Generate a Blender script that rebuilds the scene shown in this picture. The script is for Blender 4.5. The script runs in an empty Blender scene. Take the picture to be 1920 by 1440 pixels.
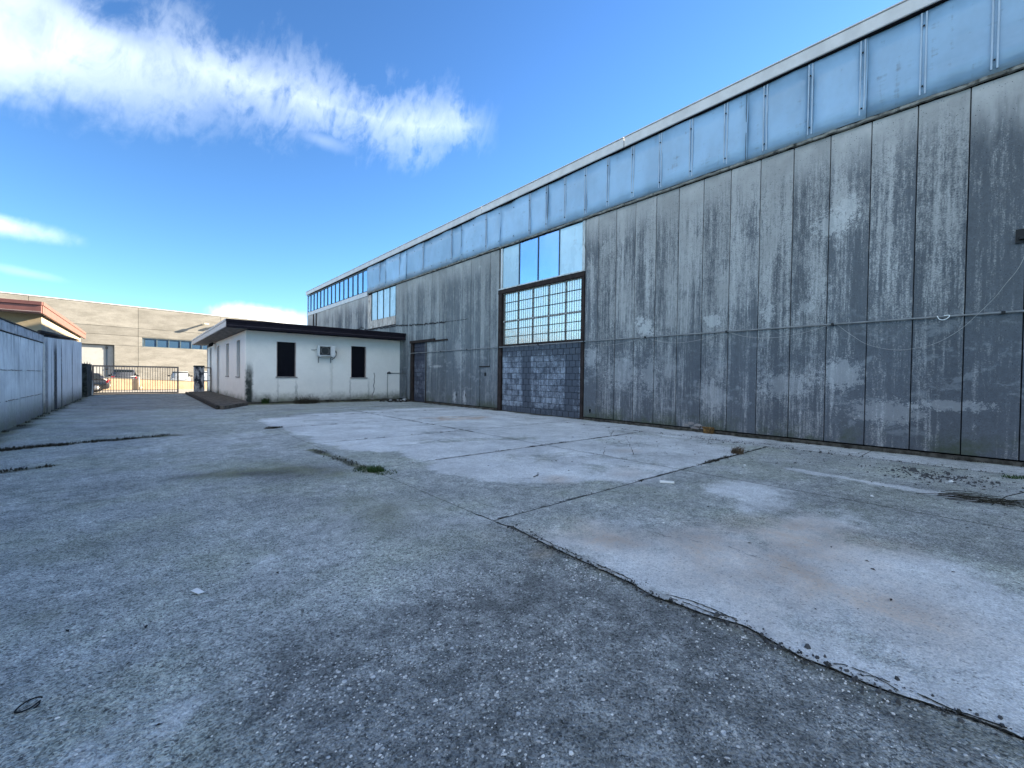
import bpy, bmesh, math, random
import numpy as np
from mathutils import Vector, Matrix
random.seed(7)
rng = np.random.default_rng(11)
sc = bpy.context.scene
COL = sc.collection

# ------------------------------------------------------------------ camera, sky, sun, exposure
HC = 1.30
YAW, PITCH, ROLL, FPX = 0.715424640, 0.0166471415, 0.0127638786, 800.0
cy, sy = math.cos(YAW), math.sin(YAW)
fwd0, rgt0, up0 = Vector((sy, cy, 0)), Vector((cy, -sy, 0)), Vector((0, 0, 1))
fwd = fwd0 * math.cos(PITCH) - up0 * math.sin(PITCH)
upv = up0 * math.cos(PITCH) + fwd0 * math.sin(PITCH)
rgt = rgt0 * math.cos(ROLL) + upv * math.sin(ROLL)
upv = upv * math.cos(ROLL) - rgt0 * math.sin(ROLL)
cam = bpy.data.cameras.new('camera')
cam.sensor_width = 36.0
cam.lens = FPX / 1920.0 * 36.0
cam.clip_start = 0.05
cam.clip_end = 4000.0
co = bpy.data.objects.new('camera', cam)
COL.objects.link(co)
R = Matrix((rgt, upv, -fwd)).transposed()
co.matrix_world = Matrix.Translation((0, 0, HC)) @ R.to_4x4()
sc.camera = co

SUN_AZ, SUN_EL = math.radians(97.0), math.radians(23.0)     # azimuth from +Y towards +X
world = bpy.data.worlds.new('World')
sc.world = world
world.use_nodes = True
sun_d = bpy.data.lights.new('sun', 'SUN')
sun_d.energy = 2.0
sun_d.angle = math.radians(0.5)
sun_d.color = (1.0, 0.85, 0.64)
sun_o = bpy.data.objects.new('sun', sun_d)
COL.objects.link(sun_o)
sdir = Vector((math.sin(SUN_AZ) * math.cos(SUN_EL), math.cos(SUN_AZ) * math.cos(SUN_EL), math.sin(SUN_EL)))
sun_o.rotation_euler = sdir.to_track_quat('Z', 'Y').to_euler()
sun_o.location = (60, -10, 60)
sc.view_settings.view_transform = 'Standard'
sc.view_settings.look = 'None'
sc.view_settings.gamma = 1.0
sc.view_settings.use_curve_mapping = False
sc.view_settings.exposure = 3.82
SKY_STRENGTH = 0.06


class NT:
    """small helper to write node trees"""
    def __init__(self, tree):
        self.t = tree
        self.n = tree.nodes
        self.l = tree.links

    def node(self, kind, **kw):
        nd = self.n.new(kind)
        for k, v in kw.items():
            setattr(nd, k, v)
        return nd

    def put(self, sock, v):
        if v is None:
            return
        if isinstance(v, bpy.types.NodeSocket):
            self.l.new(v, sock)
        elif isinstance(v, (tuple, list)) and sock.type == 'RGBA':
            sock.default_value = tuple(v) + ((1.0,) if len(v) == 3 else ())
        else:
            sock.default_value = v

    def m(self, op, a, b=None, c=None, clamp=False):
        nd = self.node('ShaderNodeMath', operation=op, use_clamp=clamp)
        self.put(nd.inputs[0], a)
        if b is not None:
            self.put(nd.inputs[1], b)
        if c is not None:
            self.put(nd.inputs[2], c)
        return nd.outputs[0]

    def mix(self, f, a, b, mode='MIX'):
        nd = self.node('ShaderNodeMix', data_type='RGBA', blend_type=mode)
        nd.clamp_factor = True
        self.put(nd.inputs[0], f)
        self.put(nd.inputs[6], a)
        self.put(nd.inputs[7], b)
        return nd.outputs[2]

    def smooth(self, v, a, b, lo=0.0, hi=1.0):
        nd = self.node('ShaderNodeMapRange', interpolation_type='SMOOTHSTEP')
        self.put(nd.inputs[0], v)
        self.put(nd.inputs[1], a)
        self.put(nd.inputs[2], b)
        self.put(nd.inputs[3], lo)
        self.put(nd.inputs[4], hi)
        return nd.outputs[0]

    def lin(self, v, a, b, lo=0.0, hi=1.0):
        nd = self.node('ShaderNodeMapRange')
        self.put(nd.inputs[0], v)
        self.put(nd.inputs[1], a)
        self.put(nd.inputs[2], b)
        self.put(nd.inputs[3], lo)
        self.put(nd.inputs[4], hi)
        return nd.outputs[0]

    def xyz(self, v):
        nd = self.node('ShaderNodeSeparateXYZ')
        self.put(nd.inputs[0], v)
        return nd.outputs

    def comb(self, x, y, z):
        nd = self.node('ShaderNodeCombineXYZ')
        self.put(nd.inputs[0], x)
        self.put(nd.inputs[1], y)
        self.put(nd.inputs[2], z)
        return nd.outputs[0]

    def scale(self, v, s):
        nd = self.node('ShaderNodeVectorMath', operation='MULTIPLY')
        self.put(nd.inputs[0], v)
        nd.inputs[1].default_value = s
        return nd.outputs[0]

    def noise(self, v, scale, detail=3.0, rough=0.55, dist=0.0, out=0):
        nd = self.node('ShaderNodeTexNoise')
        self.put(nd.inputs['Vector'], v)
        nd.inputs['Scale'].default_value = scale
        nd.inputs['Detail'].default_value = detail
        nd.inputs['Roughness'].default_value = rough
        nd.inputs['Distortion'].default_value = dist
        return nd.outputs[out]

    def voro(self, v, scale, feature='F1', rand=1.0):
        nd = self.node('ShaderNodeTexVoronoi', feature=feature)
        self.put(nd.inputs['Vector'], v)
        nd.inputs['Scale'].default_value = scale
        nd.inputs['Randomness'].default_value = rand
        return nd

    def ramp(self, v, stops):
        nd = self.node('ShaderNodeValToRGB')
        self.put(nd.inputs[0], v)
        e = nd.color_ramp.elements
        while len(e) < len(stops):
            e.new(0.5)
        for el, (p, c) in zip(e, stops):
            el.position = p
            el.color = tuple(c) + (1.0,) if len(c) == 3 else c
        return nd.outputs[0]

    def bump(self, h, strength, dist=0.01):
        nd = self.node('ShaderNodeBump')
        nd.inputs['Strength'].default_value = strength
        nd.inputs['Distance'].default_value = dist
        self.put(nd.inputs['Height'], h)
        return nd.outputs[0]


# ---- sky with procedural clouds laid out by compass direction
w = NT(world.node_tree)
w.n.clear()
sky = w.node('ShaderNodeTexSky', sky_type='NISHITA')
sky.sun_disc = False
sky.sun_elevation = SUN_EL
sky.sun_rotation = SUN_AZ
sky.altitude = 50
sky.air_density = 1.0
sky.dust_density = 0.05
sky.ozone_density = 4.0
tc = w.node('ShaderNodeTexCoord')
dx, dy, dz = w.xyz(tc.outputs['Generated'])
az = w.m('DEGREES', w.m('ARCTAN2', dx, dy))
el = w.m('DEGREES', w.m('ARCSINE', dz))


def rot_uv(deg, su, sv):
    c, s = math.cos(math.radians(deg)), math.sin(math.radians(deg))
    u = w.m('ADD', w.m('MULTIPLY', az, c), w.m('MULTIPLY', el, s))
    v = w.m('SUBTRACT', w.m('MULTIPLY', el, c), w.m('MULTIPLY', az, s))
    return w.comb(w.m('MULTIPLY', u, su), w.m('MULTIPLY', v, sv), 0.37)


n_big = w.noise(rot_uv(0, 0.10, 0.16), 1.0, 4, 0.55)
n_wisp = w.noise(rot_uv(66, 0.20, 0.36), 1.0, 7, 0.60, 0.7)
n_fine = w.noise(rot_uv(72, 0.7, 1.1), 1.0, 6, 0.62, 0.4)


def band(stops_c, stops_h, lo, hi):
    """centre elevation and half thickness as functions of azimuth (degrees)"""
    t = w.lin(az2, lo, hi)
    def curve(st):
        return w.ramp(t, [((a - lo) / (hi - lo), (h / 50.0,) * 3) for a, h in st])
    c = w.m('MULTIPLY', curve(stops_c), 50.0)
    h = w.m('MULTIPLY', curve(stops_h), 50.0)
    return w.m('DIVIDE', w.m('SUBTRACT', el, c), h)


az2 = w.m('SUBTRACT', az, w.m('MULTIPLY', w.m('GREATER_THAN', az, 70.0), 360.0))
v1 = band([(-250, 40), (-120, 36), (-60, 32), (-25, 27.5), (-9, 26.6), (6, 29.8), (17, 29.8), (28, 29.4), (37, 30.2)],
          [(-250, 3), (-225, 18), (-120, 21), (-60, 17), (-25, 8.5), (-9, 5.6), (6, 4.5), (17, 3.7), (28, 3.7), (38, 2.6)], -250, 40)  # unseen bank left and behind widened to send white fill into the yard
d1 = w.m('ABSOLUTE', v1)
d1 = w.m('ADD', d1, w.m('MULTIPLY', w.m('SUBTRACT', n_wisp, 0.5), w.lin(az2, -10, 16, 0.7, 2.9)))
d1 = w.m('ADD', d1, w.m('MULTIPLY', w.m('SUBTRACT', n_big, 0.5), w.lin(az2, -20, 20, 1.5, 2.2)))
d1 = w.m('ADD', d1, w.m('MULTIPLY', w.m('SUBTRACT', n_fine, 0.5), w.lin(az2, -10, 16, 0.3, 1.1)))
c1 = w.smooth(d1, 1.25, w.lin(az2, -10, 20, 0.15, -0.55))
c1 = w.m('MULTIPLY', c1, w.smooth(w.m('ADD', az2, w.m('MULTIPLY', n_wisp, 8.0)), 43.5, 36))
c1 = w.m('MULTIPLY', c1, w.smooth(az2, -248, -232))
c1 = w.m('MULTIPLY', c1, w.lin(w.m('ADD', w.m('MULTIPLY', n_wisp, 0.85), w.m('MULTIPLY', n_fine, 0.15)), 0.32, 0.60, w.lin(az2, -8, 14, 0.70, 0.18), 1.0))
c1 = w.m('MULTIPLY', w.m('POWER', c1, 1.2), w.m('MULTIPLY', w.lin(az2, -34, -4, 0.97, 0.52), w.lin(az2, 4, 26, 1.0, 1.38)))  # denser out of view to keep the added fill, thinner in view


def puff(a0, e0, ra, re, amp, tilt=0.0, soft=1.0):
    u = w.m('DIVIDE', w.m('SUBTRACT', az, a0), ra)
    v = w.m('DIVIDE', w.m('SUBTRACT', w.m('SUBTRACT', el, e0), w.m('MULTIPLY', w.m('SUBTRACT', az, a0), tilt)), re)
    r = w.m('SQRT', w.m('ADD', w.m('MULTIPLY', u, u), w.m('MULTIPLY', v, v)))
    r = w.m('ADD', r, w.m('MULTIPLY', w.m('SUBTRACT', n_big, 0.5), 0.9))
    r = w.m('ADD', r, w.m('MULTIPLY', w.m('SUBTRACT', n_fine, 0.5), 0.35))
    return w.m('MULTIPLY', w.smooth(r, 1.0, 1.0 - soft), amp)


c2 = puff(-11.5, 12.4, 8.5, 1.3, 0.62, -0.05, 1.0)
c3 = puff(10.5, 6.3, 7.0, 1.9, 0.9, -0.05, 0.7)
c4 = puff(-8.0, 8.6, 4.0, 0.6, 0.14, -0.1, 1.0)
c5 = puff(-75, 14, 20, 5, 0.7, 0.0, 0.8)
c6 = puff(-120, 24, 25, 6, 0.7, 0.0, 0.9)
c7 = puff(17, 26.4, 5.0, 1.2, 0.12, -0.1, 1.0)
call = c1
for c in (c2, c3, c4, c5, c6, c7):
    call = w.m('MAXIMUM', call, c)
# the camera's white balance: one blue tint over the whole clear sky
tint = w.mix(1.0, sky.outputs[0], (0.268, 0.312, 0.325), 'MULTIPLY')
gm = w.node('ShaderNodeGamma')
w.put(gm.inputs[0], tint)
gm.inputs[1].default_value = 1.25
hs_out = gm.outputs[0]
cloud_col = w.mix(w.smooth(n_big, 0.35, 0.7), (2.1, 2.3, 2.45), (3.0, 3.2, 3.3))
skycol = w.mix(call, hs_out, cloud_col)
bg = w.node('ShaderNodeBackground')
w.put(bg.inputs[0], skycol)
bg.inputs[1].default_value = SKY_STRENGTH
wo = w.node('ShaderNodeOutputWorld')
w.l.new(bg.outputs[0], wo.inputs[0])

# ------------------------------------------------------------------ object helpers
WL = {}


def link(o):
    COL.objects.link(o)
    return o


def thing(name, label, cat, loc=(0, 0, 0), rotz=0.0, group=None):
    o = bpy.data.objects.new(name, None)
    o.empty_display_size = 0.2
    link(o)
    o.location = loc
    o.rotation_euler = (0, 0, rotz)
    o['label'] = label
    o['category'] = cat
    if group:
        o['group'] = group
    WL[o.name] = Vector((0, 0, 0)) if rotz else Vector(loc)
    return o


def part(name, mesh, mat=None, parent=None, loc=(0, 0, 0), rot=None, label=None, kind=None):
    """one mesh object; loc is in world metres (or in the turned parent's own metres)"""
    if isinstance(mesh, MB):
        mesh = mesh.mesh(name, mat)
    elif mat is not None and not mesh.materials:
        mesh.materials.append(mat)
    o = bpy.data.objects.new(name, mesh)
    link(o)
    loc = Vector(loc)
    WL[o.name] = loc
    if parent is not None:
        o.parent = parent
        o.location = loc - WL[parent.name]
    else:
        o.location = loc
    if rot:
        o.rotation_euler = rot
    if label:
        o['label'] = label
    if kind:
        o['kind'] = kind
    return o


def tag(o, label, cat, group=None, kind=None):
    o['label'] = label
    o['category'] = cat
    if group:
        o['group'] = group
    if kind:
        o['kind'] = kind
    return o


class MB:
    """collects boxes, prisms, tubes into one mesh"""
    def __init__(self):
        self.v = []
        self.f = []
        self.sm = []

    def add(self, vs, fs, smooth=False):
        b = len(self.v)
        self.v += [tuple(p) for p in vs]
        self.f += [tuple(b + i for i in f) for f in fs]
        self.sm += [smooth] * len(fs)
        return self

    def box(self, x0, x1, y0, y1, z0, z1, ch=0.0):
        if x1 < x0: x0, x1 = x1, x0
        if y1 < y0: y0, y1 = y1, y0
        if z1 < z0: z0, z1 = z1, z0
        if ch <= 0:
            vs = [(x, y, z) for x in (x0, x1) for y in (y0, y1) for z in (z0, z1)]
            return self.add(vs, [(0, 1, 3, 2), (4, 6, 7, 5), (0, 4, 5, 1), (2, 3, 7, 6), (0, 2, 6, 4), (1, 5, 7, 3)])
        # chamfered box
        c = min(ch, (x1 - x0) / 2.2, (y1 - y0) / 2.2, (z1 - z0) / 2.2)
        bm = bmesh.new()
        pts = []
        for x, sx in ((x0, 1), (x1, -1)):
            for y, s2 in ((y0, 1), (y1, -1)):
                for z, s3 in ((z0, 1), (z1, -1)):
                    pts += [(x + sx * c, y + s2 * c, z), (x + sx * c, y, z + s3 * c), (x, y + s2 * c, z + s3 * c)]
        for p in pts:
            bm.verts.new(p)
        bmesh.ops.convex_hull(bm, input=bm.verts[:])
        bmesh.ops.dissolve_limit(bm, angle_limit=0.02, verts=bm.verts[:], edges=bm.edges[:])
        bm.verts.index_update()
        self.add([v.co[:] for v in bm.verts], [[v.index for v in f.verts] for f in bm.faces])
        bm.free()
        return self

    def prism(self, poly, z0, z1):
        """poly: xy points counter-clockwise"""
        n = len(poly)
        zz0 = z0 if isinstance(z0, (list, tuple)) else [z0] * n
        zz1 = z1 if isinstance(z1, (list, tuple)) else [z1] * n
        vs = [(p[0], p[1], zz0[i]) for i, p in enumerate(poly)] + [(p[0], p[1], zz1[i]) for i, p in enumerate(poly)]
        fs = [tuple(range(n - 1, -1, -1)), tuple(range(n, 2 * n))] + [(i, (i + 1) % n, n + (i + 1) % n, n + i) for i in range(n)]
        return self.add(vs, fs)

    def tube(self, pts, r, seg=6, closed=False):
        pts = [Vector(p) for p in pts]
        n = len(pts)
        rs = r if isinstance(r, (list, tuple)) else [r] * n
        vs, fs = [], []
        prev = None
        for i, p in enumerate(pts):
            a = pts[i - 1] if (i > 0 or closed) else p
            b = pts[(i + 1) % n] if (i < n - 1 or closed) else p
            t = (b - a).normalized()
            ref = prev if prev is not None else (Vector((0, 0, 1)) if abs(t.z) < 0.9 else Vector((1, 0, 0)))
            u = (ref - t * ref.dot(t)).normalized()
            prev = u
            v = t.cross(u)
            for k in range(seg):
                an = 2 * math.pi * k / seg
                vs.append(p + (u * math.cos(an) + v * math.sin(an)) * rs[i])
        m = n if closed else n - 1
        for i in range(m):
            j = (i + 1) % n
            for k in range(seg):
                k2 = (k + 1) % seg
                fs.append((i * seg + k, i * seg + k2, j * seg + k2, j * seg + k))
        if not closed:
            fs.append(tuple(range(seg - 1, -1, -1)))
            fs.append(tuple((n - 1) * seg + k for k in range(seg)))
        return self.add(vs, fs, True)

    def mesh(self, name, mat=None):
        me = bpy.data.meshes.new(name)
        me.from_pydata(self.v, [], self.f)
        if mat is not None:
            me.materials.append(mat)
        if any(self.sm):
            me.polygons.foreach_set('use_smooth', self.sm)
        me.update()
        return me


def bmesh_box(sx, sy, sz, ch=0.0):
    """a box centred in y, base at z = 0, x from 0 to sx"""
    return MB().box(0, sx, -sy / 2, sy / 2, 0, sz, ch)


# ------------------------------------------------------------------ numpy noise / masks for the yard surface
_P = rng.random((256, 256))


def vnoise(x, y):
    xi, yi = np.floor(x).astype(int), np.floor(y).astype(int)
    fx, fy = x - xi, y - yi
    fx, fy = fx * fx * (3 - 2 * fx), fy * fy * (3 - 2 * fy)
    g = lambda a, b: _P[a % 256, b % 256]
    return (g(xi, yi) * (1 - fx) + g(xi + 1, yi) * fx) * (1 - fy) + (g(xi, yi + 1) * (1 - fx) + g(xi + 1, yi + 1) * fx) * fy


def fbm(x, y, s, o=4):
    t = np.zeros_like(x)
    a = 0.5
    for i in range(o):
        t += a * vnoise(x * s + 17.3 * i, y * s + 9.1 * i)
        s *= 2.03
        a *= 0.5
    return t / 0.9375 - 0.5


def sdist(x, y, poly):
    """signed distance to a polygon, positive inside"""
    P = np.array(poly, float)
    Q = np.roll(P, -1, 0)
    d = np.full(x.shape, 1e9)
    ins = np.zeros(x.shape, bool)
    for (ax, ay), (bx, by) in zip(P, Q):
        ex, ey = bx - ax, by - ay
        t = np.clip(((x - ax) * ex + (y - ay) * ey) / (ex * ex + ey * ey + 1e-12), 0, 1)
        d = np.minimum(d, np.hypot(x - ax - t * ex, y - ay - t * ey))
        c = (ay > y) != (by > y)
        xi = ax + (y - ay) * ex / (ey if abs(ey) > 1e-9 else 1e-9)
        ins ^= c & (x < xi)
    return np.where(ins, d, -d)


def soft(x, y, poly, wdt, amp, s=1.5):
    d = sdist(x, y, poly) + amp * fbm(x, y, s, 5) * 2.0
    return np.clip(0.5 + d / wdt, 0, 1)


def line_d(x, y, pts):
    d = np.full(x.shape, 1e9)
    for (ax, ay), (bx, by) in zip(pts[:-1], pts[1:]):
        ex, ey = bx - ax, by - ay
        t = np.clip(((x - ax) * ex + (y - ay) * ey) / (ex * ex + ey * ey + 1e-12), 0, 1)
        d = np.minimum(d, np.hypot(x - ax - t * ex, y - ay - t * ey))
    return d


P1 = [(2.46, 13.3), (2.4, 12.2), (2.6, 10.88), (2.57, 9.39), (2.47, 8.43), (2.66, 7.9), (2.64, 7.3), (3.01, 6.96), (3.33, 6.72), (3.28, 6.21), (3.33, 5.95), (3.31, 5.59), (3.08, 5.21), (3.11, 4.85), (3.19, 4.48), (3.28, 4.16), (3.65, 3.7), (4.21, 3.44), (4.6, 3.02), (4.93, 2.99), (7.76, 3.03), (10.6, 3.1), (10.6, 11.8), (8.9, 15.6), (7.4, 15.4), (5.63, 15.0), (4.61, 15.0), (3.73, 14.6), (2.6, 13.9)]
P2 = [(2.2, 2.72), (2.44, 2.68), (3.15, 2.23), (3.34, 2.17), (3.68, 1.72), (3.84, 1.43), (4.76, 1.31), (5.18, 0.88), (4.36, 0.77), (4.52, 0.44), (4.28, -0.04), (4.05, -0.6), (4.0, -1.5), (2.2, -1.5)]
P3 = [(5.21, 2.38), (5.91, 2.18), (5.79, 1.61), (4.93, 1.39), (4.45, 1.56), (4.53, 1.82), (5.05, 1.78), (4.89, 2.17)]
P4 = [(0.27, 2.13), (0.11, 2.16), (-0.04, 2.19), (-0.2, 2.1), (-0.3, 1.9), (-0.05, 1.7), (0.08, 1.92), (0.19, 2.02)]
DARK = [(0.28, 1.2), (0.24, 1.9), (0.3, 2.12), (0.62, 2.2), (1.05, 2.32), (1.5, 2.30), (1.9, 2.28), (2.45, 2.5), (2.5, -1.6), (0.5, -1.6)]
MOSS = [(0.0, 6.9), (0.84, 7.0), (2.02, 6.78), (2.2, 6.2), (2.36, 5.7), (1.96, 5.5), (1.29, 5.9), (0.4, 6.3)]
GREEN = [(1.7, 4.5), (2.25, 4.3), (2.1, 3.3), (1.5, 3.3), (1.4, 3.9)]
BROWN = [(6.5, 11.7), (7.16, 11.86), (8.48, 10.9), (7.9, 10.4), (6.6, 10.75)]
RUST = [(2.66, 2.34), (2.95, 2.28), (3.23, 1.77), (4.24, 1.44), (4.55, 1.19), (4.29, 0.76), (3.97, 0.52), (3.5, 0.6), (3.3, 0.1), (2.95, 0.2), (2.9, 0.8), (3.1, 1.2), (2.7, 1.6), (2.6, 2.0)]
CRACK = [(2.40, 2.84), (2.43, 2.77), (2.41, 2.55), (2.38, 2.32), (2.36, 1.99), (2.36, 1.82), (2.35, 1.53), (2.31, 1.33), (2.34, 1.21), (2.35, 1.07), (2.41, 0.87), (2.38, 0.75), (2.34, 0.60), (2.36, 0.48), (2.36, 0.34), (2.39, 0.21), (2.43, 0.08), (2.44, -0.02), (2.43, -0.2), (2.40, -0.6), (2.42, -1.2)]
XE = 2.385        # where the asphalt meets the concrete apron
JX, JXG = 5.87, 9.28
W = 10.44         # face of the long warehouse wall
XL = -2.23        # face of the boundary wall


def crack_x(y):
    pts = sorted(((q, p) for p, q in CRACK))
    return np.interp(y, [q for q, p in pts], [p for q, p in pts])


def yard_masks(x, y):
    n1 = fbm(x, y, 0.8, 5)
    n2 = fbm(x + 31, y + 7, 3.0, 5)
    # light concrete laitance
    L = soft(x, y, P1, 0.40, 0.16, 2.2)
    L = np.maximum(L, 0.92 * soft(x, y, P2, 0.6, 0.30, 1.6) * (x > crack_x(y)))
    L = np.maximum(L, 0.85 * soft(x, y, P3, 0.5, 0.14, 2.0))
    L = np.maximum(L, 0.75 * np.clip(1.2 - line_d(x, y, [(7.2, 2.0), (7.05, 1.0), (7.0, 0.4), (6.9, -0.3)]) / 0.16 + n2 * 1.2, 0, 1))
    L = np.maximum(L, 0.5 * soft(x, y, [(JXG, -20), (10.6, -20), (10.6, 16), (JXG, 16)], 0.1, 0.03))
    L = np.maximum(L, 0.42 * soft(x, y, [(-0.2, 7.6), (2.3, 7.9), (2.3, 11.2), (0.2, 11.0), (-0.6, 9.5)], 1.2, 0.5, 1.2))
    L = np.maximum(L, 0.40 * soft(x, y, [(0.6, 2.7), (2.3, 2.9), (2.35, 4.6), (1.2, 4.4), (0.2, 3.4)], 0.9, 0.5, 1.6))
    L = np.maximum(L, 0.36 * np.clip(2.6 * (n1 - 0.06) + 0.8 * n2, 0, 1))
    L = np.maximum(L, 0.55 * soft(x, y, P4, 0.16, 0.07, 4.0))
    L *= np.clip(0.98 + 1.5 * n1 + 1.1 * n2, 0.15, 1.15)
    # darker wet streaks over the apron
    for pts, wd, a in (([(4.2, 7.6), (5.5, 6.9), (6.2, 6.6)], 0.28, 0.5), ([(3.4, 7.3), (4.6, 7.2)], 0.16, 0.55), ([(5.6, 9.4), (7.0, 8.2)], 0.25, 0.35),
                       ([(8.4, 2.9), (8.1, 1.6), (8.0, 1.0)], 0.35, 0.8), ([(6.5, 2.6), (6.1, 2.0)], 0.14, 0.6), ([(7.2, 5.5), (7.4, 4.2)], 0.3, 0.35),
                       ([(3.0, 13.0), (6.0, 12.4)], 0.18, 0.35), ([(4, 10.2), (6.5, 9.9)], 0.2, 0.25), ([(8.8, 6.0), (8.9, 3.2)], 0.35, 0.55)):
        L *= 1 - a * np.clip(1.3 - line_d(x, y, pts) / wd + 2.2 * n2, 0, 1)
    # dark pebbly asphalt
    D = soft(x, y, DARK, 0.5, 0.22, 2.0) * (x < 2.5)
    D = np.maximum(D, 0.55 * np.clip((y - 18.6 - 0.55 * (1.9 - x) + 0.6 * n1) / 0.4, 0, 1) * (x < 3))
    D = np.maximum(D, 0.35 * np.clip(-(y - 1.6) / 0.5 + 2.5 * n1, 0, 1) * (x > 4.6) * (x < 7.5))
    D = np.clip(D + 0.35 * n1 + 0.2 * n2, 0, 1)
    # moss and damp dirt, plus contact shade painted at the warehouse foot
    M = 0.72 * soft(x, y, MOSS, 0.9, 0.45, 2.0)
    M = np.maximum(M, 0.62 * soft(x, y, GREEN, 0.9, 0.40, 2.0))
    M = np.maximum(M, np.clip(1.1 - line_d(x, y, [(2.22, 7.81), (2.26, 7.21), (2.31, 6.61), (2.32, 6.11), (2.38, 5.6)]) / 0.12 + 1.5 * n2, 0, 1))
    M = np.maximum(M, 0.9 * np.clip(1.1 - (x - XL) / 0.45 + 1.6 * n1, 0, 1) * (x < 0))
    M = np.maximum(M, 0.9 * np.clip(1.1 - line_d(x, y, [(-2.3, 10.5), (-0.85, 11.0), (0.5, 11.3)]) / 0.2 + 1.4 * n2, 0, 1))
    M = np.maximum(M, 0.9 * np.clip(1.1 - line_d(x, y, [(-2.3, 8.1), (-1.35, 8.3), (-0.95, 8.55)]) / 0.16 + 1.4 * n2, 0, 1))
    M = np.maximum(M, np.clip(1.0 - (x - 2.38 + 0.06) / -0.10 * (x < 2.38) + 1.5 * n2, 0, 1) * (x < 2.39) * (y < 3) * 0.45)
    M = np.maximum(M, np.clip(1.0 - (20.6 - y) / 0.9 + 1.4 * n1, 0, 1) * (x > 3.2) * 0.95)
    M = np.maximum(M, np.clip(1.05 - (W - x) / 0.30 + 1.6 * n2, 0, 1) * 0.9)  # moss and grime at the wall foot, widened to paint contact shade
    M = np.maximum(M, 0.35 * np.clip(1 - line_d(x, y, [(-1.2, 4.2), (0.2, 4.6)]) / 0.35 + 2 * n2, 0, 1))
    for (a, b, r) in ((-0.5, 2.9, 0.12), (-0.15, 2.62, 0.10), (0.05, 3.5, 0.2), (-0.4, 3.3, 0.15), (-0.9, 3.2, 0.2), (2.2, 2.2, 0.18), (2.2, 0.1, 0.25), (2.25, 0.3, 0.15)):
        M = np.maximum(M, 0.42 * np.clip(1.1 - np.hypot(x - a, y - b) / r + 2.2 * n2, 0, 1))
    # rust stain
    Rr = 0.9 * soft(x, y, RUST, 0.95, 0.45, 1.8) * np.clip(0.85 + 2.4 * n2 + 1.4 * n1, 0, 1)
    Rr = np.maximum(Rr, 1.4 * soft(x, y, BROWN, 0.35, 0.22, 1.6) * np.clip(0.6 + 3.0 * n2, 0, 1))
    for (a, b, r, k) in ((4.0, 3.7, 0.35, 0.5), (5.2, 3.4, 0.5, 0.3), (6.6, 4.4, 0.3, 0.4), (2.25, 2.2, 0.16, 0.5)):
        Rr = np.maximum(Rr, k * np.clip(1.2 - np.hypot(x - a, (y - b) * 1.4) / r + 2.0 * n2, 0, 1))
    return np.clip(np.stack([L, M, Rr, D], -1), 0, 1)


def slab_height(x, y):
    z = 0.010 * fbm(x, y, 0.35, 3) + 0.004 * fbm(x, y, 2.0, 3)
    return z


def yard_mesh(name, xs, ys, mat, edge=None, lift=0.0):
    X, Y = np.meshgrid(xs, ys, indexing='ij')
    X = X.copy()
    if edge == 'left':       # asphalt: last column follows the broken edge
        k = np.clip((X - (xs[-1] - 0.5)) / 0.5, 0, 1)
        X += k * (crack_x(Y) - XE) * (Y < 3.2)
    if edge == 'right':      # slab: first column follows it
        k = np.clip(1 - (X - xs[0]) / 0.5, 0, 1)
        X += k * (crack_x(Y) - XE) * (Y < 3.2)
    Z = slab_height(X, Y) + lift
    if edge == 'left':       # asphalt sinks a little along the broken edge
        dd = crack_x(Y) - X
        Z -= 0.005 * np.clip(1 - dd / 0.25, 0, 1) * (Y < 3.3)
    if edge in ('right', 'slab'):
        e = 0.02
        for q, lo in ((X, xs[0] - (1.0 if edge == 'right' else 0.0)), (Y, ys[0])):
            Z -= 0.006 * np.clip(1 - (q - lo) / e, 0, 1)
        for q, hi in ((X, xs[-1]), (Y, ys[-1])):
            Z -= 0.006 * np.clip(1 - (hi - q) / e, 0, 1)
    nx, ny = X.shape
    V = np.stack([X, Y, Z], -1).reshape(-1, 3)
    I = np.arange(nx * ny).reshape(nx, ny)
    F = np.stack([I[:-1, :-1], I[1:, :-1], I[1:, 1:], I[:-1, 1:]], -1).reshape(-1, 4)
    me = bpy.data.meshes.new(name)
    me.vertices.add(len(V))
    me.vertices.foreach_set('co', V.ravel())
    me.loops.add(F.size)
    me.loops.foreach_set('vertex_index', F.ravel())
    me.polygons.add(len(F))
    me.polygons.foreach_set('loop_start', np.arange(0, F.size, 4))
    me.polygons.foreach_set('loop_total', np.full(len(F), 4))
    me.update(calc_edges=True)
    me.polygons.foreach_set('use_smooth', np.ones(len(F), bool))
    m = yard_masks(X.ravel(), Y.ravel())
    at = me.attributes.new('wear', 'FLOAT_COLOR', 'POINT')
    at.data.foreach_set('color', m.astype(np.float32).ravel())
    me.materials.append(mat)
    return me


# ------------------------------------------------------------------ materials
def new_mat(name, rough=0.8, spec=0.3):
    m = bpy.data.materials.new(name)
    m.use_nodes = True
    t = NT(m.node_tree)
    b = m.node_tree.nodes['Principled BSDF']
    b.inputs['Roughness'].default_value = rough
    b.inputs['Specular IOR Level'].default_value = spec
    t.b = b
    geo = t.node('ShaderNodeNewGeometry')
    t.pos = geo.outputs['Position']
    t.m_ = m
    return t


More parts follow.
